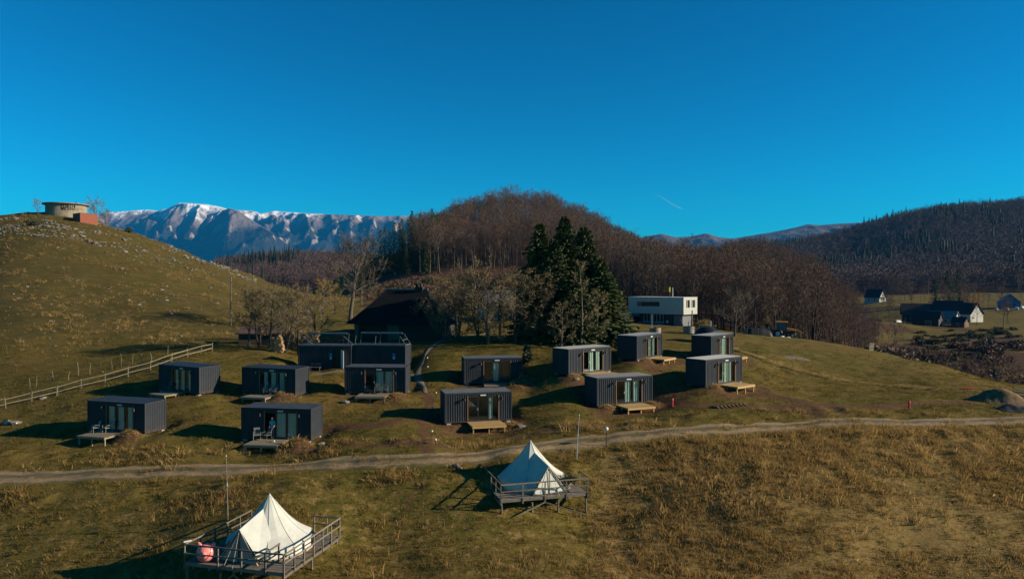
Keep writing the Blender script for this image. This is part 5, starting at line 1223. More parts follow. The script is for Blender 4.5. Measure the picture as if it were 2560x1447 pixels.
# ---- farm across the valley
def FG(px, D, dz=0): return G(px, D, dz)
p = FG(2188, 445); gable_house('chalet', p, R(-62), 10, 6.4, 3.2, 4.6, M['render_white'], M['roof_black'], 'steep roofed white chalet alone at the far wood edge', .5, [('r',-1.2,1.0,1.0,1.2),('r',1.2,1.0,1.0,1.2),('r',0,3.9,.9,1.1),('f',-2,1,1.1,1.2),('f',2,1,1.1,1.2)], ('r',.0,0,.9,.9), group='farm houses across the valley')
MB().box(-2.3,2.3,-.5,.5,3.0,3.15).build('balcony', M['wood_dark'], bpy.data.objects['chalet'], (5.6,0,0), (0,0,R(90)))
p = FG(2292, 330); gable_house('timber_barn', p, R(-24), 11.5, 9, 4.0, 4.6, M['wood_dark'], M['roof_brown'], 'large brown tiled timber barn left of the farm yard', .8, [('f',-2.5,1.6,.9,.9),('f',1.5,1.6,.9,.9)], ('f',-.5,0,2.2,2.4), group='farm houses across the valley')
p = FG(2372, 322); gable_house('farmhouse', p, R(-60), 12, 8, 3.6, 4.6, M['render_white'], M['roof_black'], 'black roofed farmhouse at the back of the farm group', .6, [('r',-1.5,1,1,1.2),('r',1.5,1,1,1.2)], None, (-4,.6,.8), group='farm houses across the valley')
p = FG(2408, 302); gable_house('white_farmhouse', p, R(-62), 11, 9.0, 3.3, 4.2, M['render_white'], M['roof_black'], 'black roofed farmhouse showing a broad white gable to the field', .5, [('r',-3.0,1.2,.55,.9),('r',-2.2,1.2,.55,.9),('f',2,1.2,1.2,1.0),('f',-2,1.2,1.2,1.0)], ('f',0,0,1,2), group='farm houses across the valley')
p = FG(2356, 292); gable_house('lean_barn', p, R(-48), 10.5, 5.4, 2.4, 2.5, M['render_white'], M['roof_grey'], 'long low grey roofed outbuilding in front of the white gable', .4, [('r',-.5,.8,.7,.8),('f',2,.8,.7,.8)], ('f',-1.5,0,1.6,1.9), group='farm houses across the valley')
p = FG(2318, 284); gable_house('dark_shed', p, R(-42), 9.2, 6.5, 3.0, 2.5, M['wood_dark'], M['roof_black'], 'dark timber shed in the shade below the farmhouses', .5, [('r',0,1.2,.8,.8)], ('f',1,0,2,2), group='farm houses across the valley')
p = FG(2400, 280); gable_house('small_hut', p, R(-60), 5.0, 3.2, 1.9, 1.7, M['wood_brown'], M['roof_black'], 'smallest dark roofed hut at the lower edge of the farm', .3, [('r',0,.7,.6,.6)], ('f',0,0,.9,1.7), group='farm houses across the valley')
p = FG(2522, 362); gable_house('blue_house', p, R(62), 9.5, 8.6, 2.6, 3.9, M['render_blue'], M['roof_grey'], 'blue boarded house with a grey roof at the field edge', .7, [('l',-1.8,.9,1.1,1.1),('l',1.8,.9,1.1,1.1),('l',0,3.4,1.4,1.0)], ('l',0,0,1,2), group='farm houses across the valley')
p = FG(2186, 330); gable_house('brown_hut', p, R(-20), 5, 4, 1.8, 1.6, M['wood_brown'], M['roof_brown'], 'little brown hut just right of the beech wood', .4, [('f',1.2,.8,.6,.6)], ('f',-1,0,.9,1.6), group='farm houses across the valley')
for i, (px, D) in enumerate(((2492,352),(2517,348),(2542,346),(2555,348))):
    q = FG(px, D); o = MB().lathe([(0,-.7),(.55,-.75),(.75,-.6),(.8,0),(.75,.6),(.55,.75),(0,.7)], 14).build('wrapped_bale', M['white'], None, (q.x,q.y,q.z+.75), (R(90),0,i*.6)); tag(o, 'white wrapped hay bale on the grass before the blue house', 'bale', 'wrapped bales before the blue house')
def van():
    q = FG(2246, 316); c = empty('van', q, R(25), 'small white and blue van parked by the brown barn', 'van'); b = MB()
    b.add([(-2.2,-.85,.35),(2.2,-.85,.35),(2.2,.85,.35),(-2.2,.85,.35),(-2.2,-.85,1.0),(2.2,-.85,.95),(2.2,.85,.95),(-2.2,.85,1.0)],[(0,3,2,1),(4,5,6,7),(0,1,5,4),(1,2,6,5),(2,3,7,6),(3,0,4,7)]).build('body', M['render_blue'], c)
    MB().add([(-2.15,-.8,1.0),(1.3,-.8,.98),(1.3,.8,.98),(-2.15,.8,1.0),(-2.05,-.7,1.9),(.5,-.7,1.85),(.5,.7,1.85),(-2.05,.7,1.9)],[(0,3,2,1),(4,5,6,7),(0,1,5,4),(1,2,6,5),(2,3,7,6),(3,0,4,7)]).build('cab', M['white'], c)
    MB().add([(1.28,-.7,1.02),(1.28,.7,1.02),(.55,.65,1.78),(.55,-.65,1.78)],[(0,1,2,3)]).build('windscreen', M['dark_glass'], c, (.03,0,.02))
    for x in (-1.4,1.4):
        for y in (-.8,.8): part('vw','wheel',lambda b: b.lathe([(0,-.1),(.34,-.1),(.34,.1),(0,.1)],14), M['black'], c, (x,y,.34), (R(90),0,0))
van()
# ---------------------------------------------------------------- fences, poles, tools and small things
def rail_fence():
    pts = [at(-260,67.5),at(-60,70.0),at(0,71.0),at(80,72.3),at(160,73.6),at(250,75.2),at(340,76.8),at(430,79.0),at(480,81.5),at(530,85)]; L = spline(pts, 5)
    seg = np.r_[0, np.cumsum(np.hypot(*np.diff(np.array(L), axis=0).T))]; n = int(seg[-1]/2.1); c = empty('rail_fence', (L[0][0], L[0][1], gz(*L[0])), 0, 'pale two rail timber fence running up the meadow', 'fence'); o0 = Vector(c.location); rng = random.Random(2)
    P = []
    for i in range(n+1):
        s = seg[-1]*i/n; x = np.interp(s, seg, [q[0] for q in L]); y = np.interp(s, seg, [q[1] for q in L]); P.append(Vector((x, y, gz(x, y))))
    for i, p in enumerate(P):
        part('fp', 'fence_post', lambda b: b.tube([(0,0,-.3),(0,0,.55),(0,0,1.1)], [.065,.06,.055], 6), M['wood_old'], c, p-o0, (rng.uniform(-.12,.12), rng.uniform(-.1,.1), rng.uniform(0,6)))
        if i < n:
            for h in (.92, .40): MB().bar(p-o0+Vector((0,-.07,h+rng.uniform(-.05,.05))), P[i+1]-o0+Vector((0,-.07,h+rng.uniform(-.05,.05))), .05, .085).build('rail', M['fence'], c)
rail_fence()
rng = random.Random(4)
for i, px in enumerate((75,90,132,172,195,224,252,280,303,330,354,378,420)):
    p = G(px, 76.5+px*.012+rng.uniform(-.4,.8)); h = rng.uniform(.9,1.6)
    o = MB().tube([(0,0,-.3),(rng.uniform(-.08,.08),0,h*.5),(rng.uniform(-.15,.15),0,h)], [.05,.045,.035], 6).build('stake', M['wood_old'], None, p); tag(o, 'thin weathered stake in the grass behind the rail fence', 'stake', 'old stakes behind the fence')
def pole(px, D, h, label, arm=False):
    p = G(px, D); c = empty('utility_pole', p, 0, label, 'pole', 'timber utility poles'); MB().tube([(0,0,-.5),(0,0,h*.5),(.03,0,h)], [.14,.12,.09], 8).build('pole', M['wood_old'], c)
    for z in (h-.25, h-.6): MB().tube([(.05,-.1,z),(.12,-.14,z+.02),(.12,-.14,z+.14)], [.02,.02,.045], 6).build('insulator', M['white'], c)
pole(577, 112, 7.6, 'tall timber utility pole left of the fruit trees'); pole(904, 150, 4.0, 'pale post behind the big bare tree'); pole(1730, 124, 3.0, 'slim post by the lodge end wall')
# stones on the hill
def rock(seed, n=9):
    rng = random.Random(seed); import bmesh
    bm = bmesh.new(); bmesh.ops.create_icosphere(bm, subdivisions=1, radius=1)
    for v in bm.verts: v.co *= rng.uniform(.65, 1.15); v.co.z *= .62; v.co.x *= 1.25
    me = bpy.data.meshes.new('rock'); bm.to_mesh(me); bm.free(); me.materials.append(M['stone']); return me
RK = [rock(i) for i in range(6)]; rr = np.random.default_rng(5); RP = []
def rocks(n, pxa, pxb, Da, Db, smin, smax, clump=.55):
    k = 0
    while k < n:
        px, D = rr.uniform(pxa, pxb), rr.uniform(Da, Db); x, y = at(px, D)
        if vnoise(np.array([x/9]), np.array([y/5]), 6)[0] < clump: continue
        RP.append((x, y, rr.uniform(smin, smax)*(1.6 if rr.random() < .12 else 1))); k += 1
rocks(420, -20, 250, 165, 187, .12, .38, .5); rocks(320, 200, 640, 165, 200, .12, .38, .45); rocks(110, 0, 640, 120, 170, .08, .32, .5); rocks(40, -50, 500, 88, 125, .10, .30, .4); rocks(60, 420, 640, 180, 204, .25, .6, .3)
RP = np.array(RP); rz_ = ground_z(RP[:,0], RP[:,1]); od = np.argsort(-RP[:,2]/RP[:,1])
for i in od[:300]:
    x, y, s = RP[i]; px = x/y*F+1280
    lab = 'pale limestone rock on the crest of the stony hill' if y > 172 else 'pale limestone rock half way down the stony hill'
    o = inst('limestone_rock', RK[i % 6], None, (x, y, rz_[i]+.1*s), (rr.uniform(-.3,.3), rr.uniform(-.3,.3), rr.uniform(0,6)), s); tag(o, lab, 'rock', 'rocks on the hill crest' if y > 172 else 'rocks on the hill flank')
j = od[300:]
scatter('loose_stones', np.c_[RP[j,0], RP[j,1], rz_[j]], np.c_[rr.uniform(-.3,.3,len(j)), rr.uniform(-.3,.3,len(j)), rr.uniform(0,6,len(j))], np.repeat(RP[j,2:3], 3, 1), rr.integers(0,6,len(j)), RK, 'small loose limestone pieces strewn over the stony hill', 'stones')
# stones near the cabins
for i, (px, D, s, lab) in enumerate(((862,68.3,.42,'pale boulder between the two weathered decks'),(1140,52.1,.34,'pale broken stone in the grass just below the track'),(1150,51.8,.22,'small stone beside the broken pale stone'),(805,57.6,.3,'flat stone at the shaded cabin foot'),(615,57.2,.35,'flat stone at the corner of the cabin with the person'),
        (1303,62.4,.35,'flat stone by the corner of the cabin above the track'),(640,69,.25,'small stone behind the front cabins'),(1440,71.2,.35,'flat stone under the cabin near the spruces'),(108,73,.35,'pale stone below the rail fence'),(20,66.5,.6,'yellowish rock at the left edge under the fence'),(40,66.2,.5,'second yellowish rock at the left edge under the fence'))):
    p = G(px, D); o = inst('boulder', RK[i % 6], None, p+Vector((0,0,.1*s)), (.1,.1,i*1.3), s); tag(o, lab, 'rock')
# garden lamps along the path and road
def glamp(px, D, h, label, big=False):
    p = G(px, D); c = empty('path_lamp', p, 0, label, 'lamp', 'white globe lamps along the path'); MB().tube([(0,0,-.2),(0,0,h)], .022 if not big else .03, 6).build('stem', M['black'], c); r = .09 if not big else .17
    MB().lathe([(0,-r*.9),(r*.6,-r*.75),(r,0),(r*.75,r*.7),(0,r)], 12).build('globe', M['white'], c, (0,0,h+r), smooth=True)
for px, D, h, lab in ((1068,79.5,.45,'white path lamp near the top of the footpath'),(1069,77.0,.45,'white path lamp on the grass right of the footpath'),(1090,69.5,.5,'white path lamp left of the central cabin'),(1081,65.5,.7,'white path lamp on a taller stem left of the track cabin'),
        (1080,58.4,.35,'white path lamp in the cabin shadow'),(1089,55.6,.35,'white path lamp above the track'),(41,65.0,.35,'white path lamp near the left edge'),(1010,80.0,.3,'white path lamp before the dark container door')): glamp(px, D, h, lab)
glamp(1516, 55.6, 1.15, 'larger white globe lamp on a post beside the gravel track', True)
# red stand pipes
def standpipe(px, D, label):
    p = G(px, D); c = empty('stand_pipe', p, 0, label, 'pipe', 'red stand pipes in the soil'); MB().tube([(0,0,-.3),(0,0,.62)], .085, 10).build('pipe', M['red'], c); MB().lathe([(0,.16),(.08,.12),(.115,.0),(.115,-.06),(0,-.06)], 12).build('cap', M['red'], c, (0,0,.64))
standpipe(1548, 71.5, 'red stand pipe behind the middle right deck'); standpipe(1681, 66.3, 'red stand pipe between the two right decks'); standpipe(2273, 65.5, 'lone red stand pipe on the meadow towards the soil heap')
p = G(2420, 77.6); o = MB().tube([(-.7,0,.1),(.7,.1,.1)], .07, 8).build('red_tube', M['red'], None, p, (0,0,-.15)); tag(o, 'red pipe lying at the end of the ditch', 'pipe')
def pallet():
    p = G(2178, 107.5); c = empty('pallet', p+Vector((0,0,.0)), .5, 'pale slatted pallet standing upright on the crest', 'pallet')
    for i in range(6): part('ps', 'slat', lambda b: b.box(-.5,.5,-.012,.012,0,.10), M['fence'], c, (.04*i,0,.08+.19*i), (0,.12,0))
    for x in (-.4, .4): MB().bar((x,.05,0),(x+.2,.05,1.15),.07).build('bearer', M['fence'], c)
pallet()
# soil heap with tarpaulin at the picture edge
def heap():
    p = G(2500, 71.0); n = 26; xs = np.linspace(-4.2, 4.2, n); X, Y = np.meshgrid(xs, np.linspace(-3.2, 3.2, 20)); d = np.hypot((X+.4*np.sin(Y))/1.35, Y)
    Z = np.clip(1.85-.86*d, -.5, 3)+(fbm(X*1.2, Y*1.2, 4, 3)-.5)*.7*smoothstep(3.2, 1, d); Zg = ground_z(p.x+X, p.y+Y)-p.z
    o = grid_mesh('soil_heap', X, Y, Zg-.15+np.maximum(Z, -.05), M['sand']); o.location = p; tag(o, 'heap of sandy brown soil by the track at the edge', 'heap')
    b = MB(); rng = random.Random(3); q = G(2533, 65.5); xs = np.linspace(-1.5,1.6,18); X, Y = np.meshgrid(xs, np.linspace(-.9,.9,12)); Z = np.clip(.5*(1-(X/1.6)**2)*(1-(Y/.9)**2),0,1)*(.5+fbm(X*2.2, Y*2.2, 3, 8)); Zg = ground_z(q.x+X, q.y+Y)-q.z
    o = grid_mesh('tarpaulin', X, Y, Zg+.03+Z, M['tarp']); o.location = q; tag(o, 'crumpled black tarpaulin before the soil heap', 'tarpaulin')
    for i in range(4):
        q2 = G(2538, 71.5+i*.5); o = MB().bar((-1.6,0,.1),(1.6,.2,.2),.14).build('log', M['wood_old'], None, q2+Vector((1.2,0,.25+.2*i)), (0,.1*i,-.5+.2*i)); tag(o, 'grey beam lying behind the soil heap', 'beam', 'beams behind the soil heap')
heap()
# dug ridges left by the excavator
for i in range(8):
    p = G(1786+9.5*i, 64.4+.1*i); o = MB().tube([(-.35,.45,-.05),(-.1,.15,.10),(.2,-.25,.09),(.4,-.5,-.05)], [.05,.11,.11,.04], 5).build('soil_ridge', M['dirt'], None, p); tag(o, 'short ridge of soil in the row of bucket marks', 'soil', 'bucket marks in the soil')
# backhoe loader
def backhoe():
    p = G(1962, 127.5); c = empty('backhoe_loader', p, R(-22), 'orange yellow backhoe loader parked on the crest', 'excavator'); Y = M['digger']; K = M['black']
    MB().box(-1.9,1.7,-.5,.5,.75,1.25).build('chassis', K, c)
    MB().add([(.35,-.45,1.25),(1.85,-.38,1.2),(1.85,.38,1.2),(.35,.45,1.25),(.35,-.42,1.75),(1.8,-.34,1.55),(1.8,.34,1.55),(.35,.42,1.75)],[(0,3,2,1),(4,5,6,7),(0,1,5,4),(1,2,6,5),(2,3,7,6),(3,0,4,7)]).build('bonnet', Y, c)
    cb = MB()
    for x, y in ((-1.35,-.62),(-1.35,.62),(.3,-.62),(.3,.62)): cb.box(x-.05,x+.05,y-.05,y+.05,1.25,2.75)
    cb.box(-1.4,.35,-.67,.67,1.15,1.28); cab = cb.build('cab', K, c); MB().box(-1.5,.5,-.75,.75,2.753,2.9).build('cab_roof', Y, cab)
    for y in (-.64,.64): MB().box(-1.29,.24,y-.012,y+.012,1.3,2.72).build('cab_glass', M['blue_glass'], cab)
    for x in (-1.36,.31): MB().box(x-.012,x+.012,-.56,.56,1.3,2.72).build('cab_glass', M['blue_glass'], cab)
    for x, r, y in ((-1.1,.78,.85),(-1.1,.78,-.85),(1.35,.5,.8),(1.35,.5,-.8)):
        w = MB().lathe([(r*.5,-.2),(r*.92,-.22),(r,-.12),(r,.12),(r*.92,.22),(r*.5,.2)], 22).build('wheel', K, c, (x,y,r), (R(90),0,0)); MB().lathe([(0,-.12),(r*.5,-.14),(r*.52,.14),(0,.12)], 16).build('rim', M['white'], w)
    for s in (-.5,.5):
        a = MB().bar((.9,s,1.5),(2.3,s,1.35),.18,.2).bar((2.3,s,1.35),(3.0,s,.55),.18,.2).build('loader_arm', Y, c)
    bk = MB(); pr = [(2.95,.95),(2.9,.35),(3.1,.06),(3.75,.05)]
    for y0, y1 in ((-1.1,1.1),):
        for (x0,z0),(x1,z1) in zip(pr[:-1], pr[1:]): bk.bar(((x0),0,z0),((x1),0,z1),2.2,.05)
    for y in (-1.1,1.1): bk.add([(x,y,z) for x,z in pr]+[(x,y+.03,z) for x,z in pr],[(0,1,2,3),(7,6,5,4),(0,4,5,1),(1,5,6,2),(2,6,7,3),(3,7,4,0)])
    bk.build('front_bucket', M['digger_worn'], c)
    MB().bar((-1.9,0,.9),(-2.5,0,2.2),.26,.3).bar((-2.5,0,2.2),(-3.0,0,3.35),.24,.3).build('boom', M['digger_worn'], c); MB().bar((-3.0,0,2.5),(-2.85,0,3.75),.3,.42).build('dipper_arm', Y, c)
    bb = MB().lathe([(0,-.35),(.38,-.35),(.38,.35),(0,.35)], 10).build('rear_bucket', M['digger_worn'], c, (-2.95,0,1.35), (R(90),0,0))
    for s in (-1,1): MB().bar((-1.9,s*.7,.95),(-2.0,s*1.1,.1),.14).box(-2.25,-1.75,s*1.1-.15,s*1.1+.15,0,.08).build('stabiliser', K, c)
M['digger'] = simple('digger_yellow', (.62,.26,.03), (.52,.20,.02), .5, 2); M['digger_worn'] = simple('worn_digger_paint', (.20,.11,.05), (.12,.07,.035), .7, 4); M['blue_glass'] = simple('tinted_glass', (.04,.09,.12), (.03,.07,.10), .1)
backhoe()
for px, D, s, lab in ((1955,126,.5,'white sack on the ground before the digger'),(1970,125.4,.42,'second white sack before the digger wheels')):
    p = G(px, D); o = MB().lathe([(0,-.05),(1,0),(1.05,.25),(.7,.5),(0,.62)], 12).build('sack', M['white'], None, p, (0,0,px), smooth=True); o.scale = (s*1.3,s*.8,s); tag(o, lab, 'sack')
def tarp_tent():
    p = G(1894, 121); n = 22; X, Y = np.meshgrid(np.linspace(-2.2,2.2,n), np.linspace(-1.4,1.4,12)); Z = 1.35*np.sqrt(np.clip(1-(X/2.2)**4,0,1))*np.sqrt(np.clip(1-(Y/1.4)**4,0,1))*(.85+.3*fbm(X*.9,Y*.9,3,4)); Zg = ground_z(p.x+X, p.y+Y)-p.z
    o = grid_mesh('covered_stack', X, Y, Zg-.08+Z, M['tarp']); o.location = p; tag(o, 'stack covered with black sheeting next to the digger', 'stack')
    for i in range(5): q = G(1868+14*i, 119.3); o = MB().bar((0,0,-.2),(0,0,1.1),.05).build('stake', M['fence'], None, q); tag(o, 'thin pale stake before the black covered stack', 'stake', 'stakes by the covered stack')
tarp_tent()
def tub(px, D, label, poles):
    p = G(px, D); c = empty('barrel_tub', p, 0, label, 'tub', 'round timber tubs on the lawn'); n = 26; r = .82
    for i in range(n):
        aa = 2*math.pi*i/n; part('ts', 'stave', lambda b: b.box(-.022,.022,-.095,.095,-.1,1.12), M['wood_grey'], c, (r*math.cos(aa), r*math.sin(aa), 0), (0,0,aa))
    for z in (.2,.55,.9): part('th', 'hoop', lambda b: b.lathe([(r+.026,-.03),(r+.035,-.03),(r+.035,.03),(r+.026,.03)], 30), M['galv'], c, (0,0,z))
    MB().lathe([(0,.98),(r-.03,.98)], 26).build('lid', M['wood_dark'], c)
    for (x, y, l, h, m) in poles: MB().tube([(x,y,.2),(x+l,y,h)], .05, 6).build('tool_handle', M[m], c)
tub(1722, 112, 'round timber tub with long poles standing by the lodge end', ((-.5,0,-.9,2.5,'wood_old'),(.3,.1,.15,2.9,'fence'),(.4,-.2,.4,2.4,'fence'),(-.1,0,.1,1.9,'black')))
tub(1638, 108, 'round timber tub with a cowl pole behind the cabin roof', ((-.5,0,.0,3.1,'galv'),(.1,.1,.0,1.35,'wood_brown')))
def lawn_bench():
    p = G(1609, 101); c = empty('lawn_bench', p, .3, 'pale slatted bench on the lawn behind the cabin roof', 'bench')
    for i in range(3): part('ls', 'seat_slat', lambda b: b.box(-.75,.75,-.06,.06,.43,.46), M['fence'], c, (0,-.15+.15*i,0))
    for i in range(2): part('lk', 'back_slat', lambda b: b.box(-.75,.75,-.015,.015,0,.13), M['fence'], c, (0,.27,.6+.2*i))
    for x in (-.6,.6): part('ll', 'leg', lambda b: (b.box(-.035,.035,-.22,.28,.37,.43), b.box(-.035,.035,-.22,-.15,0,.37), b.box(-.035,.035,.22,.285,0,.95)), M['fence'], c, (x,0,0))
lawn_bench()
def hut():
    p = G(1768, 101); c = empty('round_hut', p, 0, 'dark round hut with a low domed roof and tin chimney behind the crest cabin', 'hut')
    MB().lathe([(1.55,-.4),(1.55,1.15)], 20).build('wall', M['wood_dark'], c); MB().lathe([(1.85,1.05),(1.5,1.6),(.9,2.0),(0,2.2)], 20).build('roof', M['tarp'], c); MB().tube([(.5,0,1.9),(.5,0,2.9)], .07, 8).build('chimney', M['galv'], c)
    MB().box(-.4,.4,-1.6,-1.54,0,1.05).build('door', M['wood_brown'], c)
hut()
for px, D, lab, m in ((1806,106,'purple crate on the lawn under the apple tree','purple'),(1818,107,'brown crate on the lawn under the apple tree','wood_brown')):
    M.setdefault('purple', simple('purple_plastic', (.12,.03,.20))); p = G(px, D); o = MB().box(-.4,.4,-.3,.3,0,.05).box(-.4,.4,-.3,-.26,.05,.55).box(-.4,.4,.26,.3,.05,.55).box(-.4,-.36,-.26,.26,.05,.55).box(.36,.4,-.26,.26,.05,.55).build('crate', M[m], None, p); tag(o, lab, 'crate')
# pale slab in the meadow
p = G(1990, 93); X, Y = np.meshgrid(np.linspace(-1.9,1.9,12), np.linspace(-1.3,1.3,10)); o = grid_mesh('pale_slab_patch', X, Y, ground_z(p.x+X, p.y+Y)-p.z+.05-.14*np.maximum(np.abs(X/1.9),np.abs(Y/1.3))**4, pm); o.location = p; tag(o, 'pale bare gravel patch in the meadow below the digger', 'gravel', kind='structure')
# firewood, shed and brushwood behind the fruit trees
def shed():
    p = G(655, 93); c = empty('low_shed', p, R(6), 'low brown shed roof behind the fruit trees', 'shed'); MB().box(-2.6,2.4,-1.3,1.3,-.6,1.45).build('wall', M['wood_dark'], c)
    MB().add([(-2.9,-1.7,1.35),(2.7,-1.7,1.35),(2.7,1.6,2.05),(-2.9,1.6,2.05),(-2.9,-1.7,1.45),(2.7,-1.7,1.45),(2.7,1.6,2.15),(-2.9,1.6,2.15)],[(0,3,2,1),(4,5,6,7),(0,1,5,4),(1,2,6,5),(2,3,7,6),(3,0,4,7)]).build('roof', M['roof_brown'], c)
shed()
M['cut_wood'] = simple('split_firewood', (.33,.21,.10), (.23,.135,.06), .9, 7, None, 0, .3)
def woodpile(px, D, wdt, hgt, label, seed, arch=False):
    rng = random.Random(seed); p = G(px, D); c = empty('woodpile', p, R(rng.uniform(-4,4)), label, 'woodpile', 'stacks of split firewood'); y = 0; row = 0
    while y < hgt:
        n = int(wdt/.24); lim = 1.0 if not arch else math.sqrt(max(.08, 1-(y/hgt)**2))
        for i in range(n):
            x = -wdt/2+.12+.24*i+(.12 if row % 2 else 0)+rng.uniform(-.03,.03)
            if abs(x) > wdt/2*lim: continue
            part('fw%d' % rng.randrange(3), 'split_log', lambda b: b.tube([(0,-.35,0),(0,.35,0)], rng.uniform(.105,.13), rng.choice((5,6,7))), M['cut_wood'], c, (x, rng.uniform(-.08,.08), .11+y), (0, rng.uniform(0,3), rng.uniform(-.1,.1)))
        y += .205; row += 1
woodpile(699, 86.2, 1.0, 2.0, 'rounded stack of split firewood seen between two fruit trees', 1, True); woodpile(723, 89, 1.2, 2.6, 'tall stack of split firewood behind the straight fruit tree', 2); woodpile(772, 88.5, 2.4, 2.3, 'long stack of split firewood above the open container', 3); woodpile(683, 86.8, .5, 1.5, 'narrow stack of firewood beside the rounded stack', 4, True)
p = G(845, 90); c = empty('brush_pile', p, 0, 'dark tangled pile of brushwood left of the barn', 'brushwood'); b = MB(); rng = random.Random(6)
for i in range(420):
    aa = rng.uniform(0,6.28); r = 3.0*rng.random()**.6; q = Vector((r*math.cos(aa)*1.1, r*math.sin(aa)*.7, max(0,1.9*(1-r/3.1))*rng.random())); d = rv(rng)*rng.uniform(.5,1.3); d.z *= .5; b.bar(q-d, q+d, .03, .03)
b.build('twigs', M['bark_dark'], c)
def barrow():
    p = G(884, 97.0); c = empty('wheelbarrow', p, .4, 'pinkish red wheelbarrow tipped up left of the barn', 'wheelbarrow'); MB().add([(-.55,-.35,.5),(.55,-.35,.5),(.55,.35,.5),(-.55,.35,.5),(-.75,-.5,1.0),(.8,-.5,1.0),(.8,.5,1.0),(-.75,.5,1.0)],[(0,3,2,1),(0,1,5,4),(1,2,6,5),(2,3,7,6),(3,0,4,7)]).build('tray', M['pink_red'], c)
    MB().lathe([(0,-.06),(.22,-.06),(.22,.06),(0,.06)],14).build('wheel', M['black'], c, (.85,0,.22), (R(90),0,0))
    for s in (-.3,.3): MB().tube([(.85,s*.2,.22),(0,s,.48),(-1.2,s*1.2,.62)], .025, 6).build('handle', M['black'], c); MB().bar((-.3,s,.48),(-.4,s,0),.04).build('leg', M['black'], c)
M['pink_red'] = simple('pink_red_paint', (.50,.06,.09), (.40,.05,.07), .5); barrow()
# person in the doorway of the cabin with the open pane
def person():
    o, u, n, zb = cab_frame(4); p = c_world(o, u, n, zb, -.30, .02, .14); c = empty('person', p, math.atan2(u.y, u.x), 'person in a turquoise top standing in the dark doorway', 'person')
    def skin(name, V, E, rad, mat, sub=2, par=c):
        me = bpy.data.meshes.new(name); me.from_pydata(V, E, []); o_ = inst(name, me, par); me.materials.append(mat)
        md = o_.modifiers.new('skin', 'SKIN'); sv = me.skin_vertices[0].data
        for i, r in enumerate(rad): sv[i].radius = r if hasattr(r, '__len__') else (r, r); 
        for i in range(len(V)): sv[i].use_root = (i == 0)
        s = o_.modifiers.new('sub', 'SUBSURF'); s.levels = sub; s.render_levels = sub; return o_
    V = [(0,0,.92),(0,.01,1.12),(0,-.02,1.34),(0,-.03,1.43),(0,-.04,1.50),(0,-.05,1.60),(0,-.05,1.68),
         (-.09,0,.86),(-.10,-.02,.47),(-.10,.02,.07),(-.10,-.10,.03), (.09,0,.86),(.11,-.05,.47),(.11,.01,.07),(.12,-.11,.03),
         (-.17,-.02,1.38),(-.23,0,1.12),(-.18,-.16,.95),(-.16,-.22,.90), (.17,-.02,1.38),(.24,-.02,1.12),(.20,-.18,.97),(.17,-.24,.93)]
    E = [(0,1),(1,2),(2,3),(3,4),(4,5),(5,6),(0,7),(7,8),(8,9),(9,10),(0,11),(11,12),(12,13),(13,14),(2,15),(15,16),(16,17),(17,18),(2,19),(19,20),(20,21),(21,22)]
    rad = [(.15,.11),(.13,.095),(.155,.10),.06,.055,(.085,.10),(.07,.085),.085,.058,.042,.04,.085,.058,.042,.04,.058,.045,.034,.032,.058,.045,.034,.032]
    body = skin('body', V, E, rad, M['skin'])
    Vs = [(0,0,.95),(0,.01,1.12),(0,-.02,1.34),(0,-.03,1.42),(-.17,-.02,1.385),(-.22,-.005,1.17),(.17,-.02,1.385),(.23,-.02,1.17)]
    skin('top', Vs, [(0,1),(1,2),(2,3),(2,4),(4,5),(2,6),(6,7)], [(.168,.128),(.148,.113),(.172,.118),.075,.074,.062,.074,.062], M['turquoise'], 2)
    Vt = [(0,0,.93),(-.09,0,.85),(-.10,-.02,.47),(-.10,.02,.10),(.09,0,.85),(.11,-.05,.47),(.11,.01,.10)]
    skin('trousers', Vt, [(0,1),(1,2),(2,3),(0,4),(4,5),(5,6)], [(.16,.12),.10,.073,.06,.10,.073,.06], M['trousers'], 2)
    h = MB().lathe([(0,.155),(.06,.14),(.105,.08),(.115,.0),(.10,-.07),(.085,-.07),(.10,0),(.06,.11),(0,.13)], 14).build('hair', M['hair'], c, (0,-.02,1.62), (R(-12),0,0), smooth=True)
    for s in (-1,1):
        for k, (dx, l) in enumerate(((-.022,.075),(-.008,.085),(.008,.08),(.022,.065))): MB().tube([(s*.165+dx,-.235,.90),(s*.165+dx,-.275,.88),(s*.165+dx,-.235-l*.7,.855)], [.010,.009,.006], 5).build('finger', M['skin'], body)
        MB().tube([(s*.165-s*.03,-.21,.905),(s*.165-s*.055,-.25,.90),(s*.165-s*.05,-.28,.885)], [.012,.010,.007], 5).build('thumb', M['skin'], body)
        MB().lathe([(0,.006),(.009,.003),(.01,0)], 8).build('eye', M['black'], body, (s*.032,-.148,1.625), (R(90),0,0)); MB().lathe([(0,.03),(.012,.02),(.02,0),(0,-.03)], 8).build('ear', M['skin'], body, (s*.095,-.05,1.62))
    MB().tube([(0,-.14,1.635),(0,-.172,1.605),(0,-.15,1.592)], [.010,.016,.008], 6).build('nose', M['skin'], body); MB().tube([(-.025,-.142,1.565),(0,-.150,1.562),(.025,-.142,1.565)], [.003,.006,.003], 5).build('mouth', M['brick_dull'], body)
M['skin'] = simple('skin', (.42,.25,.17), None, .6); M['turquoise'] = simple('turquoise_cloth', (.04,.32,.42), (.03,.26,.35), .85); M['trousers'] = simple('grey_trousers', (.10,.09,.10)); M['hair'] = simple('brown_hair', (.05,.03,.02))
person()
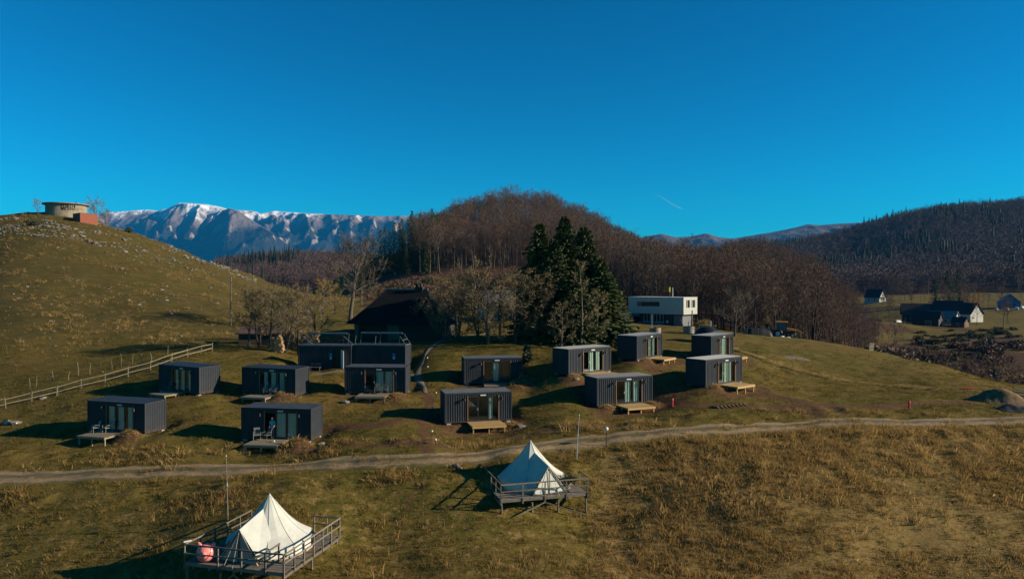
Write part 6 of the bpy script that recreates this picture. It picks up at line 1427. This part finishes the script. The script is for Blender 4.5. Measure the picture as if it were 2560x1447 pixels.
# ---------------------------------------------------------------- grass
def grass_mat(name, c1, c2, c3):
    m, t, p = nmat(name); a = N(t, 'ShaderNodeAttribute'); a.attribute_type = 'INSTANCER'; a.attribute_name = 'tone'
    col = mixc(t, ramp(t, a.outputs['Fac'], 0, .5), c1, c2); col = mixc(t, ramp(t, a.outputs['Fac'], .5, 1), col, c3)
    df, tl, mx, out = N(t, 'ShaderNodeBsdfDiffuse'), N(t, 'ShaderNodeBsdfTranslucent'), N(t, 'ShaderNodeMixShader'), t.nodes['Material Output']
    mx.inputs[0].default_value = .45; t.links.new(col, df.inputs[0]); t.links.new(col, tl.inputs[0]); t.links.new(df.outputs[0], mx.inputs[1]); t.links.new(tl.outputs[0], mx.inputs[2]); t.nodes.remove(p); t.links.new(mx.outputs[0], out.inputs[0]); return m
def tuft(seed, n, h, w, spread, lean, mat):
    rng = random.Random(seed); b = MB()
    for i in range(n):
        aa = rng.uniform(0, 6.28); r = spread*rng.random()**.7; p = Vector((r*math.cos(aa), r*math.sin(aa), -.02)); hh = h*rng.uniform(.55,1.2); d = Vector((math.cos(aa), math.sin(aa), 0))*lean*rng.uniform(.3,1.2)*hh+Vector((-.25*hh*lean,-.1*hh*lean,0)); s = Vector((-math.sin(aa*1.7), math.cos(aa*1.7), 0))*w*rng.uniform(.6,1.2)
        k = len(b.v); m_ = p+d*.35+Vector((0,0,hh*.62)); e = p+d+Vector((0,0,hh*rng.uniform(.75,1))); b.v += [tuple(p-s), tuple(p+s), tuple(m_+s*.7), tuple(m_-s*.7), tuple(e)]; b.f += [(k,k+1,k+2,k+3),(k+3,k+2,k+4)]
    return b.mesh('tuft', mat)
GD = grass_mat('dry_grass', (.13,.092,.025), (.29,.18,.062), (.46,.31,.12)); GG = grass_mat('meadow_grass', (.070,.060,.012), (.130,.098,.023), (.21,.145,.046))
TD = [tuft(i, 14, .24+.05*(i % 3), .013, .28, 1.1, GD) for i in range(5)]; TG = [tuft(20+i, 12, .085+.02*(i % 3), .012, .20, .9, GG) for i in range(5)]
def scatter_grass(name, protos, label, y0, y1, x_of, dens, seed, mask, smin, smax, tone):
    g = np.random.default_rng(seed); hw = x_of*y1; n = int(dens*(y1-y0)*2*hw); X = g.uniform(-hw, hw, n); Y = g.uniform(y0, y1, n); m = (np.abs(X) < x_of*Y); X, Y = X[m], Y[m]
    k = mask(X, Y); m = g.random(len(X)) < k; X, Y = X[m], Y[m]; Z = ground_z(X, Y); n = len(X); s = g.uniform(smin, smax, n)*(.6+.9*fbm(X/1.1, Y/1.1, 2, seed))
    tn = np.clip(tone(X, Y)+g.normal(0, .17, n), 0, 1)
    scatter(name, np.c_[X, Y, Z], np.c_[g.normal(0,.12,n), g.normal(0,.12,n), g.uniform(0,6.28,n)], np.c_[s, s, s*g.uniform(.7,1.4,n)], g.integers(0, len(protos), n), protos, label, 'grass', tn); return n
def clear_of(X, Y):
    dr_ = pdist(X, Y, ROAD); k = np.maximum(smoothstep(.85, 1.75, dr_), .9*smoothstep(.42, .1, dr_)); k = k*smoothstep(.35, .8, pdist(X, Y, PATH_A))*smoothstep(.3, .6, pdist(X, Y, PATH_B))
    for p, u, n, zb in FLAT:
        a_ = np.abs((X-p.x)*u.x+(Y-p.y)*u.y); b_ = np.abs((X-p.x)*n.x+(Y-p.y)*n.y); k = k*~((a_ < CABL/2+.1) & (b_ < CABW/2+.1))
    return k
def below(X, Y): return Y < np.interp(X, [p[0] for p in ROAD], [p[1] for p in ROAD])
def m_dry(X, Y):
    px = X/Y*F+1280; d = zone_masks(X, Y)[1]; c = fbm(X/2.2, Y/2.2, 3, 12); k = np.where(below(X, Y), np.clip(.10+.9*smoothstep(1380, 1650, px)+.4*smoothstep(.52, .66, c), 0, 1), .8*smoothstep(4.4, 3.2, pdist(X, Y, ROAD))*smoothstep(.45, .6, c))
    return k*clear_of(X, Y)*np.clip(.35+1.4*(c-.25), .15, 1)*np.clip(.25+2.2*(fbm(X/7, Y/5, 3, 91)-.25), .15, 1)*smoothstep(.25, .7, pdist(X, Y, TRAIL2))
n_a = scatter_grass('tall_grass', TD, 'tall dry brown grass covering the slope below the track', 39, 64, .78, 24, 41, m_dry, .6, 1.4, lambda X, Y: .30+.55*fbm(X/3.5, Y/2.2, 3, 15)-.15*below(X, Y)*smoothstep(1700, 1300, X/Y*F+1280))
def m_green(X, Y):
    dirt, dry, lit = zone_masks(X, Y); c = fbm(X/1.5, Y/1.5, 3, 18); return clear_of(X, Y)*np.clip(1-1.1*dirt, 0, 1)*np.clip(.25+1.5*(c-.25), .1, 1)*np.where(below(X, Y), 1.0, smoothstep(112, 70, Y))
n_b = scatter_grass('short_grass', TG, 'short olive meadow grass around cabins and tents', 39, 108, .78, 15, 43, m_green, .6, 1.7, lambda X, Y: .10+.75*fbm(X/4.0, Y/3.0, 3, 19))
# dead grass on the dug mounds
def m_mound(X, Y):
    k = np.zeros(len(X))
    for mx_, my, h, r in MOUND: k = np.maximum(k, smoothstep(1.5*r, .4*r, np.hypot(X-mx_, Y-my)))
    return k*clear_of(X, Y)
n_c = scatter_grass('dead_grass', TD, 'dead yellow grass on the dug soil mounds', 52, 84, .62, 30, 45, m_mound, .3, .6, lambda X, Y: .55+.5*fbm(X/1.0, Y/1.0, 2, 27))
# rough tussocks on the stony hill and the terraced slope
def m_hill(X, Y):
    px = X/Y*F+1280; k = smoothstep(700, 620, px)*smoothstep(84, 100, Y)*smoothstep(215, 200, Y)+.8*smoothstep(820, 860, px)*smoothstep(1500, 1450, px)*smoothstep(165, 180, Y)*smoothstep(275, 255, Y); return k*np.clip(2.2*(fbm(X/4, Y/4, 3, 29)-.35), 0, 1)
n_d = scatter_grass('tussock_grass', TD, 'rough tussock grass on the stony hill and terraces', 84, 275, .75, 1.6, 47, m_hill, .7, 1.6, lambda X, Y: .25+.5*fbm(X/9, Y/9, 3, 39))
print('GRASS', n_a, n_b, n_c, n_d)
